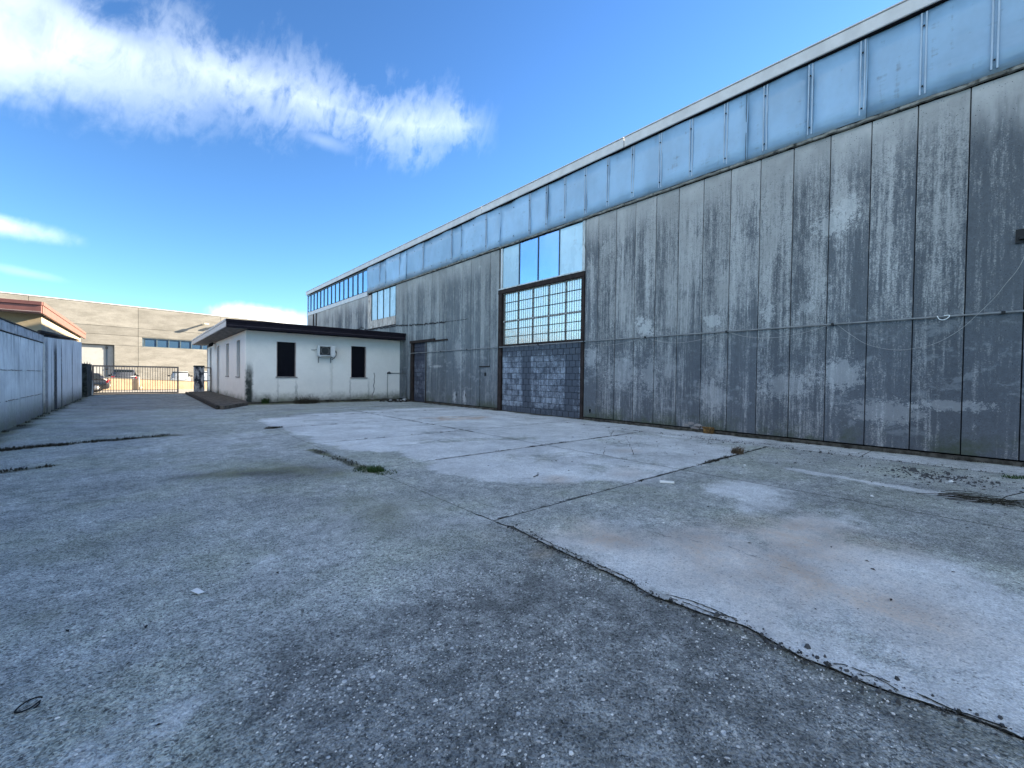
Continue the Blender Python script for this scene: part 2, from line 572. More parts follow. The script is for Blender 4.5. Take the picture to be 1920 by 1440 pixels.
def plain(name, col, rough=0.6, spec=0.4, metal=0.0, var=0.25, scale=6.0, stretch=(1, 1, 1), dirt=None, bump=0.0):
    t = new_mat(name, rough, spec)
    v = t.scale(t.pos, stretch)
    n = t.noise(v, scale, 5, 0.6)
    c = t.mix(t.smooth(n, 0.3, 0.7), tuple(k * (1 - var) for k in col), tuple(min(1, k * (1 + var)) for k in col))
    if dirt:
        n2 = t.noise(t.scale(t.pos, (1, 1, 0.25)), scale * 1.7, 5, 0.65)
        c = t.mix(t.smooth(n2, 0.50, 0.72), c, dirt)
    t.put(t.b.inputs['Base Color'], c)
    t.b.inputs['Metallic'].default_value = metal
    if bump:
        t.put(t.b.inputs['Normal'], t.bump(n, bump, 0.01))
    return t.m_


def mat_yard():
    t = new_mat('yard_surface', 0.9, 0.25)
    at = t.node('ShaderNodeAttribute', attribute_name='wear')
    sep = t.node('ShaderNodeSeparateColor')
    t.put(sep.inputs[0], at.outputs['Color'])
    L, M, Rr = sep.outputs[0], sep.outputs[1], sep.outputs[2]
    D = at.outputs['Alpha']
    x, y, z = t.xyz(t.pos)
    p2 = t.comb(x, y, 0.0)
    wob = t.noise(p2, 35.0, 2, 0.5, out=1)
    wv_ = t.node('ShaderNodeVectorMath', operation='MULTIPLY_ADD')
    t.put(wv_.inputs[0], wob)
    wv_.inputs[1].default_value = (0.016, 0.016, 0.0)
    t.put(wv_.inputs[2], p2)
    pw = wv_.outputs[0]
    vor = t.voro(pw, 70.0)
    vbig = t.voro(pw, 38.0)
    vsmall = t.voro(pw, 165.0)
    def chan(v):
        c_ = t.node('ShaderNodeSeparateColor')
        t.put(c_.inputs[0], v.outputs['Color'])
        return c_.outputs
    r1, r2, r3 = chan(vor)
    b1, b2, b3 = chan(vbig)
    s1, s2, s3 = chan(vsmall)
    nz = t.noise(p2, 260.0, 2, 0.6)
    nm = t.noise(p2, 7.0, 5, 0.62)
    nl = t.noise(p2, 1.3, 5, 0.6)
    nx = t.noise(p2, 22.0, 4, 0.65)
    # asphalt: binder with visible aggregate
    binder = t.mix(t.smooth(nm, 0.3, 0.7), (0.37, 0.395, 0.385), (0.55, 0.575, 0.555))
    olive = t.smooth(t.noise(p2, 0.8, 5, 0.62), 0.42, 0.62)
    binder = t.mix(t.m('MULTIPLY', olive, 0.6), binder, t.mix(t.smooth(nm, 0.3, 0.7), (0.33, 0.36, 0.285), (0.50, 0.53, 0.44)))
    binder = t.mix(D, binder, t.mix(t.smooth(nm, 0.35, 0.7), (0.185, 0.195, 0.19), (0.37, 0.385, 0.375)))
    grit = t.m('MULTIPLY', t.m('SUBTRACT', s1, 0.5), 1.0)
    grit = t.m('ADD', grit, t.m('MULTIPLY', t.m('SUBTRACT', nz, 0.5), 0.7))
    grit = t.m('ADD', grit, t.m('MULTIPLY', t.m('SUBTRACT', r3, 0.5), 0.5))
    grit = t.m('ADD', grit, t.m('MULTIPLY', t.m('SUBTRACT', nx, 0.5), 0.9))
    gf = t.m('MAXIMUM', t.m('ADD', 1.0, grit), 0.12)
    asph = t.mix(1.0, binder, t.comb(gf, gf, gf), 'MULTIPLY')
    dens = t.m('MULTIPLY', t.smooth(t.m('ADD', t.m('MULTIPLY', nm, 0.5), t.m('MULTIPLY', nl, 0.5)), 0.36, 0.66), t.lin(D, 0.0, 0.8, 0.45, 1.0))
    def stones(v, q1, q2, base, span, ra, rb):
        thr = t.m('SUBTRACT', base, t.m('MULTIPLY', dens, span))
        on = t.smooth(t.m('SUBTRACT', q1, thr), 0.0, 0.01)
        rad = t.lin(q2, 0, 1, ra, rb)
        return t.m('MULTIPLY', on, t.smooth(t.m('SUBTRACT', v.outputs['Distance'], rad), 0.05, -0.05))
    stone = stones(vor, r1, r2, 0.985, 0.13, 0.20, 0.50)
    stoneb = stones(vbig, b1, b2, 0.990, 0.15, 0.16, 0.46)
    scol = t.mix(r2, (0.50, 0.51, 0.50), (0.84, 0.84, 0.82))
    asph = t.mix(t.m('MULTIPLY', stone, t.lin(r3, 0, 1, 0.45, 1.0)), asph, scol)
    asph = t.mix(t.m('MULTIPLY', stoneb, 0.95), asph, t.mix(b3, (0.66, 0.66, 0.64), (0.86, 0.86, 0.84)))
    stone = t.m('MAXIMUM', stone, stoneb)
    pit = t.smooth(t.m('SUBTRACT', r1, 0.09), 0.03, 0.0)
    pit = t.m('MULTIPLY', pit, t.smooth(vor.outputs['Distance'], 0.6, 0.25))
    asph = t.mix(t.m('MULTIPLY', pit, 0.7), asph, (0.055, 0.057, 0.06))
    # concrete laitance
    conc = t.mix(t.smooth(nm, 0.25, 0.75), (0.58, 0.60, 0.60), (0.70, 0.72, 0.72))
    gc = t.m('ADD', 1.0, t.m('MULTIPLY', grit, 0.42))
    conc = t.mix(1.0, conc, t.comb(gc, gc, gc), 'MULTIPLY')
    conc = t.mix(t.m('MULTIPLY', pit, 0.55), conc, (0.14, 0.145, 0.15))
    # the edge of the wash is broken up by the grain
    Lf = t.m('ADD', L, t.m('MULTIPLY', t.m('SUBTRACT', nm, 0.5), 0.7))
    Lf = t.m('ADD', Lf, t.m('MULTIPLY', t.m('SUBTRACT', nz, 0.5), 0.5))
    Lf = t.smooth(Lf, 0.18, 0.80)
    col = t.mix(Lf, asph, conc)
    # rust
    Rf = t.m('MULTIPLY', Rr, t.lin(t.m('ADD', nm, t.m('MULTIPLY', grit, 0.3)), 0.3, 0.7, 0.25, 0.95))
    col = t.mix(t.m('MULTIPLY', Rf, 0.95), col, t.mix(t.smooth(nl, 0.4, 0.65), (0.50, 0.33, 0.20), (0.60, 0.46, 0.33)))
    # moss / dirt, with the painted contact shade at the warehouse foot
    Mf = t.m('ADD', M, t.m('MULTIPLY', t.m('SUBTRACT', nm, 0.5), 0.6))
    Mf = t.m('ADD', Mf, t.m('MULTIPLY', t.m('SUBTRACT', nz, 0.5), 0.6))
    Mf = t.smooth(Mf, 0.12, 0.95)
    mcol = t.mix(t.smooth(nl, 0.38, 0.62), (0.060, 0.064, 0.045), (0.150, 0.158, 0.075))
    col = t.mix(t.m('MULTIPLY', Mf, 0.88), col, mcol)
    # broad tone changes
    g = t.lin(t.m('ADD', t.m('MULTIPLY', nl, 0.6), t.m('MULTIPLY', t.noise(p2, 0.42, 4, 0.6), 0.4)), 0.3, 0.7, 0.66, 1.30)
    col = t.mix(1.0, col, t.comb(g, g, g), 'MULTIPLY')
    t.put(t.b.inputs['Base Color'], col)
    h = t.m('ADD', t.m('MULTIPLY', vor.outputs['Distance'], -0.9), t.m('MULTIPLY', s1, 0.5))
    h = t.m('ADD', h, t.m('MULTIPLY', stone, 0.6))
    h = t.m('MULTIPLY', h, t.lin(Lf, 0, 1, 1.0, 0.45))
    h = t.m('ADD', h, t.m('MULTIPLY', nm, 1.6))
    t.put(t.b.inputs['Normal'], t.bump(h, 1.0, 0.010))
    return t.m_


def mat_panel(name, lowz=3.2, base=(0.39, 0.39, 0.385), dark=(0.046, 0.054, 0.066), amount=1.0):
    """weathered fibre cement / concrete cladding, streaked downwards"""
    t = new_mat(name, 0.9, 0.2)
    x, y, z = t.xyz(t.pos)
    oi = t.node('ShaderNodeObjectInfo')
    rnd = oi.outputs['Random']
    yo = t.m('ADD', y, t.m('MULTIPLY', rnd, 13.0))
    xy = t.m('ADD', x, yo)
    streak = t.noise(t.comb(t.m('MULTIPLY', xy, 5.0), 0.0, t.m('MULTIPLY', z, 0.75)), 1.0, 6, 0.62)
    fines = t.noise(t.comb(t.m('MULTIPLY', xy, 26.0), 0.0, t.m('MULTIPLY', z, 4.5)), 1.0, 4, 0.65)
    blot = t.noise(t.comb(y, x, z), 1.6, 5, 0.62)
    grain = t.noise(t.comb(y, x, z), 45.0, 3, 0.7)
    med = t.noise(t.comb(y, x, z), 9.0, 5, 0.7)
    # dirt: starts below the flashing at the head of the panel and runs down
    head = t.smooth(t.m('ADD', z, t.m('MULTIPLY', streak, 1.6)), 7.1, 5.9)
    def dev(v, k):
        return t.m('MULTIPLY', t.m('SUBTRACT', v, 0.5), k)
    band_ = t.noise(t.comb(t.m('MULTIPLY', xy, 1.9), 0.0, t.m('MULTIPLY', z, 0.10)), 1.0, 4, 0.6)
    run_ = t.noise(t.comb(t.m('MULTIPLY', xy, 14.0), 0.0, t.m('MULTIPLY', z, 0.35)), 1.0, 4, 0.6)
    s = t.m('ADD', 0.53, dev(streak, 0.8))
    s = t.m('ADD', s, dev(band_, 1.5))
    s = t.m('ADD', s, dev(run_, 1.0))
    for v, k in ((blot, 0.8), (fines, 0.8), (grain, 1.1), (med, 0.4), (rnd, 0.20)):
        s = t.m('ADD', s, dev(v, k))
    lower = t.m('ADD', t.m('MULTIPLY', t.smooth(z, 4.6, 1.0), 0.8), t.m('MULTIPLY', t.smooth(z, 2.46, 2.34), 0.35))
    s = t.m('ADD', s, t.m('MULTIPLY', lower, 0.20))
    s = t.m('ADD', s, t.m('MULTIPLY', t.smooth(y, 1.9, 0.6), 0.12))       # darker towards the nearest panels
    dirt = t.m('MULTIPLY', t.smooth(s, 0.22, 0.82), head)
    b = t.mix(t.smooth(blot, 0.3, 0.7), tuple(c * 0.85 for c in base), tuple(c * 1.15 for c in base))
    dk = t.mix(t.lin(t.m('ADD', t.m('MULTIPLY', med, 0.5), t.m('MULTIPLY', grain, 0.5)), 0.35, 0.65, 0.0, 1.0), tuple(c * 0.72 for c in dark), tuple(c * 1.75 for c in dark))
    col = t.mix(t.m('MULTIPLY', dirt, 0.88 * amount), b, dk)
    # black specks of lichen
    sp = t.voro(t.comb(y, x, z), 28.0)
    spn = t.m('MULTIPLY', t.smooth(sp.outputs['Distance'], 0.27, 0.12), t.smooth(med, 0.47, 0.60))
    col = t.mix(t.m('MULTIPLY', spn, 0.9), col, (0.035, 0.037, 0.042))
    # pale efflorescence and rubbed bands in the lower half
    ef = t.noise(t.comb(t.m('MULTIPLY', y, 1.2), x, t.m('MULTIPLY', z, 2.0)), 1.7, 6, 0.70, 0.4)
    efm = t.m('MULTIPLY', t.smooth(t.m('ADD', ef, t.m('MULTIPLY', t.m('SUBTRACT', med, 0.5), 0.4)), 0.54, 0.66), t.smooth(z, 3.3, 1.9))
    efm = t.m('MULTIPLY', efm, t.smooth(z, 0.15, 0.5))
    col = t.mix(t.m('MULTIPLY', efm, 0.26), col, (0.40, 0.42, 0.43))
    # flaked white spots
    fl = t.noise(t.comb(y, x, z), 2.3, 6, 0.72)
    flm = t.m('MULTIPLY', t.smooth(fl, 0.660, 0.685), t.smooth(blot, 0.40, 0.5))
    col = t.mix(t.m('MULTIPLY', flm, 0.55), col, (0.50, 0.50, 0.49))
    for (yc, zc, ry, rz, k) in ((6.45, 2.72, 0.26, 0.26, 0.9), (6.62, 2.9, 0.14, 0.14, 0.9), (4.62, 2.72, 0.2, 0.16, 0.8), (3.42, 2.78, 0.14, 0.22, 0.6), (2.75, 2.85, 0.2, 0.16, 0.5),
                                (2.32, 4.45, 0.34, 0.26, 0.75), (2.05, 4.72, 0.16, 0.2, 0.7), (2.52, 3.2, 0.22, 0.3, 0.35), (7.75, 5.2, 0.25, 0.25, 0.45), (8.3, 1.9, 0.3, 0.35, 0.5),
                                (7.2, 1.5, 0.5, 0.5, 0.45), (6.3, 1.4, 0.25, 0.6, 0.45), (2.1, 1.45, 0.35, 0.3, 0.55), (3.1, 1.2, 0.5, 0.25, 0.45), (1.5, 0.75, 0.6, 0.22, 0.4), (0.6, 0.9, 0.5, 0.1, 0.5), (4.6, 0.9, 0.4, 0.3, 0.3),
                                (15.9, 0.42, 0.13, 0.25, 0.8), (15.1, 0.42, 0.13, 0.28, 0.8), (17.4, 1.75, 0.5, 0.07, 0.7), (15.6, 2.4, 0.35, 0.8, 0.35), (18.0, 2.3, 0.2, 0.6, 0.5)):
        ey = t.m('DIVIDE', t.m('SUBTRACT', y, yc), ry)
        ez = t.m('DIVIDE', t.m('SUBTRACT', z, zc), rz)
        rr = t.m('SQRT', t.m('ADD', t.m('MULTIPLY', ey, ey), t.m('MULTIPLY', ez, ez)))
        rr = t.m('ADD', rr, dev(med, 3.4))
        rr = t.m('ADD', rr, dev(blot, 1.2))
        rr = t.m('ADD', rr, dev(grain, 1.8))
        col = t.mix(t.m('MULTIPLY', t.smooth(rr, 1.05, 0.70), k * 0.72), col, (0.50, 0.505, 0.50))
    # algae at the foot
    al = t.m('MULTIPLY', t.smooth(t.m('ADD', z, t.m('MULTIPLY', med, 0.6)), 0.85, 0.30), t.smooth(blot, 0.42, 0.60))
    col = t.mix(t.m('MULTIPLY', al, 0.75), col, (0.062, 0.078, 0.040))
    k = t.lin(rnd, 0, 1, 0.88, 1.10)
    col = t.mix(1.0, col, t.comb(k, k, k), 'MULTIPLY')
    t.put(t.b.inputs['Base Color'], col)
    h = t.m('ADD', grain, t.m('MULTIPLY', flm, -0.8))
    t.put(t.b.inputs['Normal'], t.bump(h, 0.35, 0.004))
    return t.m_


def mat_glass(name, col=(0.02, 0.03, 0.04), rough=0.03, ior=1.9, wav=0.02, mirror_share=0.0):
    t = new_mat(name, rough, 0.5)
    t.put(t.b.inputs['Base Color'], col)
    t.b.inputs['IOR'].default_value = ior
    t.b.inputs['Metallic'].default_value = mirror_share      # metallic share added so the panes mirror the sky more brightly
    oi = t.node('ShaderNodeObjectInfo')
    n = t.noise(t.pos, 1.1, 2, 0.5)
    sm = t.noise(t.scale(t.pos, (1, 1, 0.4)), 9.0, 5, 0.65)
    t.put(t.b.inputs['Roughness'], t.lin(sm, 0.35, 0.75, rough, rough + 0.12))
    t.put(t.b.inputs['Normal'], t.bump(n, wav, 0.2))
    return t.m_


def mat_sheet(name, col, rough=0.32, dirt=(0.13, 0.15, 0.165), foot=0.55):
    """matt translucent plastic glazing sheet, slightly wavy, dirty along its edges"""
    t = new_mat(name, rough, 0.6)
    x, y, z = t.xyz(t.pos)
    oi = t.node('ShaderNodeObjectInfo')
    n = t.noise(t.scale(t.pos, (1, 1, 0.6)), 1.3, 4, 0.6)
    st = t.noise(t.comb(t.m('MULTIPLY', y, 6.0), 0.0, t.m('MULTIPLY', z, 0.8)), 1.0, 5, 0.6)
    d2 = t.noise(t.comb(t.m('MULTIPLY', y, 1.0), 0.3, t.m('MULTIPLY', z, 5.0)), 2.0, 5, 0.7)
    grain = t.noise(t.pos, 60.0, 2, 0.6)
    c = t.mix(t.smooth(n, 0.3, 0.7), tuple(k * 0.88 for k in col), tuple(k * 1.1 for k in col))
    dm = t.m('MULTIPLY', t.smooth(t.m('ADD', st, t.m('MULTIPLY', t.m('SUBTRACT', d2, 0.5), 0.7)), 0.60, 0.82), 0.6)
    c = t.mix(dm, c, dirt)
    edge = t.m('MULTIPLY', t.smooth(t.m('ADD', z, t.m('MULTIPLY', d2, 0.35)), 6.62, 6.40), foot)
    c = t.mix(edge, c, (0.20, 0.205, 0.17))
    k = t.lin(oi.outputs['Random'], 0, 1, 0.86, 1.10)
    c = t.mix(1.0, c, t.comb(k, k, k), 'MULTIPLY')
    t.put(t.b.inputs['Base Color'], c)
    t.put(t.b.inputs['Roughness'], t.lin(n, 0.3, 0.7, rough, rough + 0.15))
    wavy = t.noise(t.scale(t.pos, (1, 1, 2.5)), 1.6, 2, 0.5)
    t.put(t.b.inputs['Normal'], t.bump(t.m('ADD', t.m('MULTIPLY', wavy, 1.0), t.m('MULTIPLY', grain, 0.01)), 0.12, 0.15))
    return t.m_


def mat_block(name, paint=(0.40, 0.42, 0.46), bare=(0.10, 0.108, 0.13), cover=0.5, stains=()):
    t = new_mat(name, 0.9, 0.2)
    x, y, z = t.xyz(t.pos)
    oi = t.node('ShaderNodeObjectInfo')
    big = t.noise(t.comb(t.m('MULTIPLY', y, 1.6), x, t.m('MULTIPLY', z, 1.2)), 1.0, 5, 0.65)
    med = t.noise(t.comb(y, x, z), 7.0, 6, 0.72)
    drip = t.noise(t.comb(t.m('MULTIPLY', y, 7.0), 0.0, t.m('MULTIPLY', z, 0.9)), 1.0, 6, 0.65)
    fine = t.noise(t.comb(y, x, z), 38.0, 3, 0.7)
    s = t.m('ADD', t.m('MULTIPLY', med, 0.6), t.m('MULTIPLY', drip, 0.45))
    s = t.m('ADD', s, t.m('MULTIPLY', big, 0.35))
    s = t.m('ADD', s, t.m('MULTIPLY', t.m('SUBTRACT', fine, 0.5), 0.35))
    s = t.m('ADD', s, t.m('MULTIPLY', t.m('SUBTRACT', oi.outputs['Random'], 0.5), 0.13))
    for (yc, wd, k) in stains:
        q = t.m('ABSOLUTE', t.m('SUBTRACT', t.m('ADD', y, t.m('MULTIPLY', t.m('SUBTRACT', drip, 0.5), 0.25)), yc))
        s = t.m('SUBTRACT', s, t.m('MULTIPLY', t.smooth(q, wd, wd * 0.5), k))
    top = t.smooth(t.m('ADD', z, t.m('MULTIPLY', drip, 0.5)), 2.1, 2.55)
    foot = t.smooth(t.m('ADD', z, t.m('MULTIPLY', med, 0.4)), 0.55, 0.25)
    s = t.m('SUBTRACT', s, t.m('MULTIPLY', top, 0.2))
    s = t.m('SUBTRACT', s, t.m('MULTIPLY', foot, 0.2))
    col = t.mix(t.smooth(s, 0.72 - cover * 0.3, 1.06 - cover * 0.3), bare, paint)
    g = t.lin(fine, 0.2, 0.8, 0.75, 1.25)
    col = t.mix(1.0, col, t.comb(g, g, g), 'MULTIPLY')
    t.put(t.b.inputs['Base Color'], col)
    t.put(t.b.inputs['Normal'], t.bump(t.m('ADD', fine, t.m('MULTIPLY', s, 0.8)), 0.6, 0.008))
    return t.m_


def mat_wall(name, base, stain=(0.035, 0.04, 0.038), marks=(), drip_z=None, foot=0.5, amount=0.7, axis='y', var=0.12, scratch=0.0):
    """painted render / cast wall with drips from the top and a dirty foot.
    marks: (u centre, half width, z top, strength) dark runs along the horizontal axis"""
    t = new_mat(name, 0.9, 0.2)
    x, y, z = t.xyz(t.pos)
    u = y if axis == 'y' else x
    blot = t.noise(t.pos, 1.2, 5, 0.6)
    med = t.noise(t.pos, 8.0, 5, 0.7)
    fine = t.noise(t.pos, 60.0, 3, 0.7)
    drip = t.noise(t.comb(t.m('MULTIPLY', x, 6.0), t.m('MULTIPLY', y, 6.0), t.m('MULTIPLY', z, 0.55)), 1.0, 6, 0.62)
    col = t.mix(t.smooth(t.m('ADD', t.m('MULTIPLY', blot, 0.7), t.m('MULTIPLY', med, 0.3)), 0.3, 0.7), tuple(c * (1 - var) for c in base), tuple(c * (1 + var) for c in base))
    if drip_z:
        dm = t.m('MULTIPLY', t.smooth(drip, 0.50, 0.70), t.smooth(t.m('ADD', z, t.m('MULTIPLY', blot, 1.6)), drip_z - 1.4, drip_z + 0.9))
        col = t.mix(t.m('MULTIPLY', dm, amount), col, stain)
    if foot:
        fm = t.smooth(t.m('ADD', z, t.m('ADD', t.m('MULTIPLY', med, -0.45), t.m('MULTIPLY', blot, -0.5))), foot - 0.25, -0.5)
        col = t.mix(t.m('MULTIPLY', fm, 0.85), col, t.mix(t.smooth(blot, 0.4, 0.6), stain, (0.07, 0.085, 0.045)))
    for (uc, hw, zt, k) in marks:
        q = t.m('ABSOLUTE', t.m('SUBTRACT', t.m('ADD', u, t.m('MULTIPLY', t.m('SUBTRACT', med, 0.5), 0.22)), uc))
        mm = t.m('MULTIPLY', t.smooth(q, hw, hw * 0.35), t.smooth(t.m('ADD', z, t.m('MULTIPLY', drip, 0.8)), zt + 0.55, zt - 0.1))
        mm = t.m('MULTIPLY', mm, t.lin(t.m('ADD', med, t.m('MULTIPLY', fine, 0.3)), 0.35, 0.8, 0.4, 1.0))
        col = t.mix(t.m('MULTIPLY', mm, k), col, stain)
    if scratch:
        sw = t.node('ShaderNodeTexWave', wave_type='BANDS', bands_direction='DIAGONAL')
        t.put(sw.inputs['Vector'], t.comb(t.m('MULTIPLY', u, 1.0), 0.0, t.m('MULTIPLY', z, 0.4)))
        sw.inputs['Scale'].default_value = 1.6
        sw.inputs['Distortion'].default_value = 5.0
        sw.inputs['Detail'].default_value = 3.0
        sm = t.m('MULTIPLY', t.smooth(sw.outputs['Fac'], 0.86, 0.97), t.smooth(t.m('ABSOLUTE', t.m('SUBTRACT', z, 1.65)), 0.35, 0.15))
        col = t.mix(t.m('MULTIPLY', sm, scratch), col, (0.66, 0.66, 0.66))
    g = t.lin(fine, 0.2, 0.8, 0.9, 1.1)
    col = t.mix(1.0, col, t.comb(g, g, g), 'MULTIPLY')
    t.put(t.b.inputs['Base Color'], col)
    t.put(t.b.inputs['Normal'], t.bump(t.m('ADD', fine, med), 0.3, 0.004))
    return t.m_


M = {}
M['yard'] = mat_yard()
M['panel'] = mat_panel('cladding_panel')
M['panel_near'] = mat_panel('cladding_panel_door_side', 3.9, (0.32, 0.335, 0.335), (0.066, 0.078, 0.090), 0.98)
M['sheet'] = mat_sheet('glazing_sheet', (0.27, 0.44, 0.62))
M['sheet_pale'] = mat_sheet('glazing_sheet_pale', (0.50, 0.72, 0.84), 0.22, (0.30, 0.38, 0.42), 0.0)
M['glass_sky'] = mat_glass('sky_glass', (0.50, 0.68, 0.86), 0.04, 1.5, 0.03, 0.85)
M['glass_old'] = mat_glass('old_glass', (0.82, 0.82, 0.73), 0.20, 1.5, 0.05, 0.7)
M['glass_dark'] = mat_glass('dark_glass', (0.004, 0.004, 0.008), 0.10, 1.35, 0.02)
M['glass_far'] = mat_glass('far_glass', (0.03, 0.07, 0.13), 0.08, 1.7, 0.02)
M['glass_car'] = mat_glass('car_glass', (0.012, 0.016, 0.016), 0.02, 1.5, 0.0)
M['batten'] = plain('pale_batten', (0.33, 0.43, 0.53), 0.4, 0.5, 0.0, 0.15, 8, (1, 1, 0.3))
M['fascia'] = plain('grey_metal_fascia', (0.56, 0.56, 0.56), 0.42, 0.5, 0.0, 0.10, 2.5, (1, 1, 1), None)
M['flash'] = plain('weathered_flashing', (0.20, 0.20, 0.18), 0.8, 0.2, 0.0, 0.4, 5, (1, 1, 2), (0.03, 0.032, 0.028))
M['darkgap'] = plain('dark_backing', (0.012, 0.012, 0.014), 0.95, 0.1, 0, 0.2)
M['mullion'] = plain('blue_grey_mullion', (0.045, 0.075, 0.10), 0.5, 0.4, 0.0, 0.25, 5)
M['winframe'] = plain('pale_window_frame', (0.50, 0.54, 0.55), 0.5, 0.4, 0.0, 0.2, 6, (1, 1, 0.4), (0.16, 0.17, 0.15))
M['rust'] = plain('rusty_steel', (0.026, 0.018, 0.016), 0.85, 0.25, 0.0, 0.5, 9, (1, 1, 0.5), (0.024, 0.018, 0.018), 0.3)
M['bar'] = plain('old_painted_bar', (0.085, 0.09, 0.092), 0.7, 0.3, 0.0, 0.4, 20, (1, 1, 0.3), (0.12, 0.09, 0.07))
M['rail'] = plain('crumbling_putty_rail', (0.27, 0.28, 0.27), 0.9, 0.2, 0.0, 0.5, 16, (1, 1, 1), (0.06, 0.055, 0.05), 0.5)
M['block'] = mat_block('painted_blocks', (0.29, 0.33, 0.385), (0.075, 0.088, 0.110), 0.60, ((11.28, 0.26, 0.45), (9.25, 0.22, 0.42), (8.95, 0.15, 0.15)))
M['block_dark'] = mat_block('dark_blocks', (0.17, 0.185, 0.22), (0.055, 0.06, 0.082), 0.35)
M['mortar'] = plain('dirty_mortar', (0.045, 0.048, 0.058), 0.95, 0.1, 0, 0.4, 12)
M['plinth'] = plain('mossy_plinth', (0.065, 0.060, 0.050), 0.95, 0.15, 0, 0.6, 8, (1, 1, 1), (0.022, 0.026, 0.016), 0.6)
M['pipe'] = plain('grey_conduit', (0.20, 0.205, 0.21), 0.6, 0.3, 0, 0.2, 7)
M['cable'] = plain('pale_cable', (0.34, 0.335, 0.32), 0.6, 0.3, 0, 0.15, 7)
M['black'] = plain('black_plastic', (0.012, 0.012, 0.013), 0.6, 0.3, 0, 0.3)
M['peel'] = plain('peeling_whitewash', (0.50, 0.46, 0.42), 0.9, 0.2, 0, 0.3, 6, (1, 1, 0.5), (0.16, 0.07, 0.045), 0.4)
M['roofing'] = plain('roof_sheet', (0.22, 0.22, 0.22), 0.8, 0.2, 0, 0.2, 2)
M['office'] = mat_wall('office_render', (0.86, 0.83, 0.77), (0.030, 0.038, 0.034), ((3.50, 0.18, 1.75, 0.95), (3.47, 0.15, 1.30, 1.0), (3.52, 0.12, 0.9, 0.9), (3.72, 0.12, 0.62, 0.5), (4.22, 0.16, 0.42, 0.75), (4.6, 0.05, 1.1, 0.3), (5.36, 0.07, 1.1, 0.45), (7.80, 0.06, 1.1, 0.42), (8.75, 0.06, 1.1, 0.35), (6.9, 0.1, 2.0, 0.18), (10.3, 0.4, 0.5, 0.35)), None, 0.36, 0.4, 'x', 0.05)
M['office_side'] = mat_wall('office_side_render', (0.80, 0.76, 0.72), (0.05, 0.05, 0.045), (), None, 0.25, 0.4, 'y', 0.05)
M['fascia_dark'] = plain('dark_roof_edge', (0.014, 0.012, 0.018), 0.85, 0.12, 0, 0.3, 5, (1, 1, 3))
M['fascia_line'] = plain('roof_edge_bead', (0.065, 0.05, 0.06), 0.5, 0.4, 0, 0.3, 5)
M['fascia_pale'] = plain('pale_roof_edge', (0.46, 0.43, 0.43), 0.55, 0.4, 0, 0.12, 5)
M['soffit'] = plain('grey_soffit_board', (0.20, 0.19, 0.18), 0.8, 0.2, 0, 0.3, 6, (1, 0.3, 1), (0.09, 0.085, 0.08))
M['shutter'] = plain('grey_shutter', (0.17, 0.175, 0.17), 0.7, 0.3, 0, 0.2, 6)
M['reveal'] = plain('pinkish_reveal', (0.42, 0.34, 0.31), 0.7, 0.3, 0, 0.15, 6)
M['sill'] = plain('stone_sill', (0.25, 0.23, 0.22), 0.7, 0.3, 0, 0.25, 9)
M['white'] = plain('white_enamel', (0.66, 0.67, 0.67), 0.45, 0.4, 0, 0.08, 6, (1, 1, 1))
M['grille'] = plain('dark_grille', (0.022, 0.027, 0.029), 0.9, 0.1, 0, 0.3, 20)
M['step'] = plain('damp_walkway', (0.105, 0.092, 0.080), 0.95, 0.15, 0, 0.45, 5, (1, 1, 1), (0.045, 0.04, 0.034), 0.4)
M['kerb'] = plain('dark_kerb', (0.055, 0.05, 0.045), 0.95, 0.15, 0, 0.5, 8, (1, 1, 1), (0.018, 0.018, 0.016), 0.4)
M['bwall'] = mat_wall('boundary_wall_near', (0.82, 0.84, 0.81), (0.05, 0.055, 0.055), ((18.85, 0.14, 1.7, 0.6),), 1.95, 0.7, 0.55, 'y', 0.18, 0.6)
M['bwall2'] = mat_wall('boundary_wall_far', (0.80, 0.82, 0.80), (0.025, 0.03, 0.034), ((21.1, 0.5, 2.4, 1.0), (21.25, 0.3, 2.2, 1.0), (20.95, 0.2, 1.4, 0.9), (22.6, 0.16, 1.6, 0.8), (22.6, 0.2, 2.4, 0.9), (19.3, 0.4, 2.4, 0.75), (25.8, 0.22, 2.6, 0.75), (20.3, 0.12, 2.3, 0.5)), 2.3, 0.5, 0.5, 'y', 0.12)
M['coping'] = plain('coping_tile', (0.52, 0.53, 0.53), 0.85, 0.2, 0, 0.2, 5, (1, 1, 1), (0.16, 0.165, 0.165))
M['bitumen'] = plain('black_bitumen', (0.010, 0.010, 0.012), 0.7, 0.3, 0, 0.4, 6)
M['annexe'] = mat_wall('yellow_render', (0.42, 0.355, 0.25), (0.16, 0.12, 0.09), ((20.4, 0.4, 2.95, 0.35), (21.6, 0.35, 3.0, 0.45), (23.0, 0.3, 2.9, 0.3)), None, 0.0, 0.5, 'y', 0.10)
M['redroof'] = plain('red_brown_metal', (0.17, 0.068, 0.060), 0.5, 0.4, 0, 0.15, 4)
M['redroof_side'] = plain('red_brown_metal_side', (0.17, 0.088, 0.070), 0.55, 0.4, 0, 0.12, 4)
M['farpanel'] = None
t = new_mat('precast_panel', 0.9, 0.2)
n = t.noise(t.scale(t.pos, (0.5, 0.5, 1.6)), 1.1, 6, 0.68)
n2 = t.noise(t.pos, 9.0, 4, 0.7)
oi = t.node('ShaderNodeObjectInfo')
s = t.m('ADD', t.m('MULTIPLY', n, 0.75), t.m('MULTIPLY', n2, 0.25))
c = t.mix(t.smooth(s, 0.34, 0.66), (0.155, 0.150, 0.136), (0.235, 0.228, 0.210))
k = t.lin(oi.outputs['Random'], 0, 1, 0.92, 1.08)
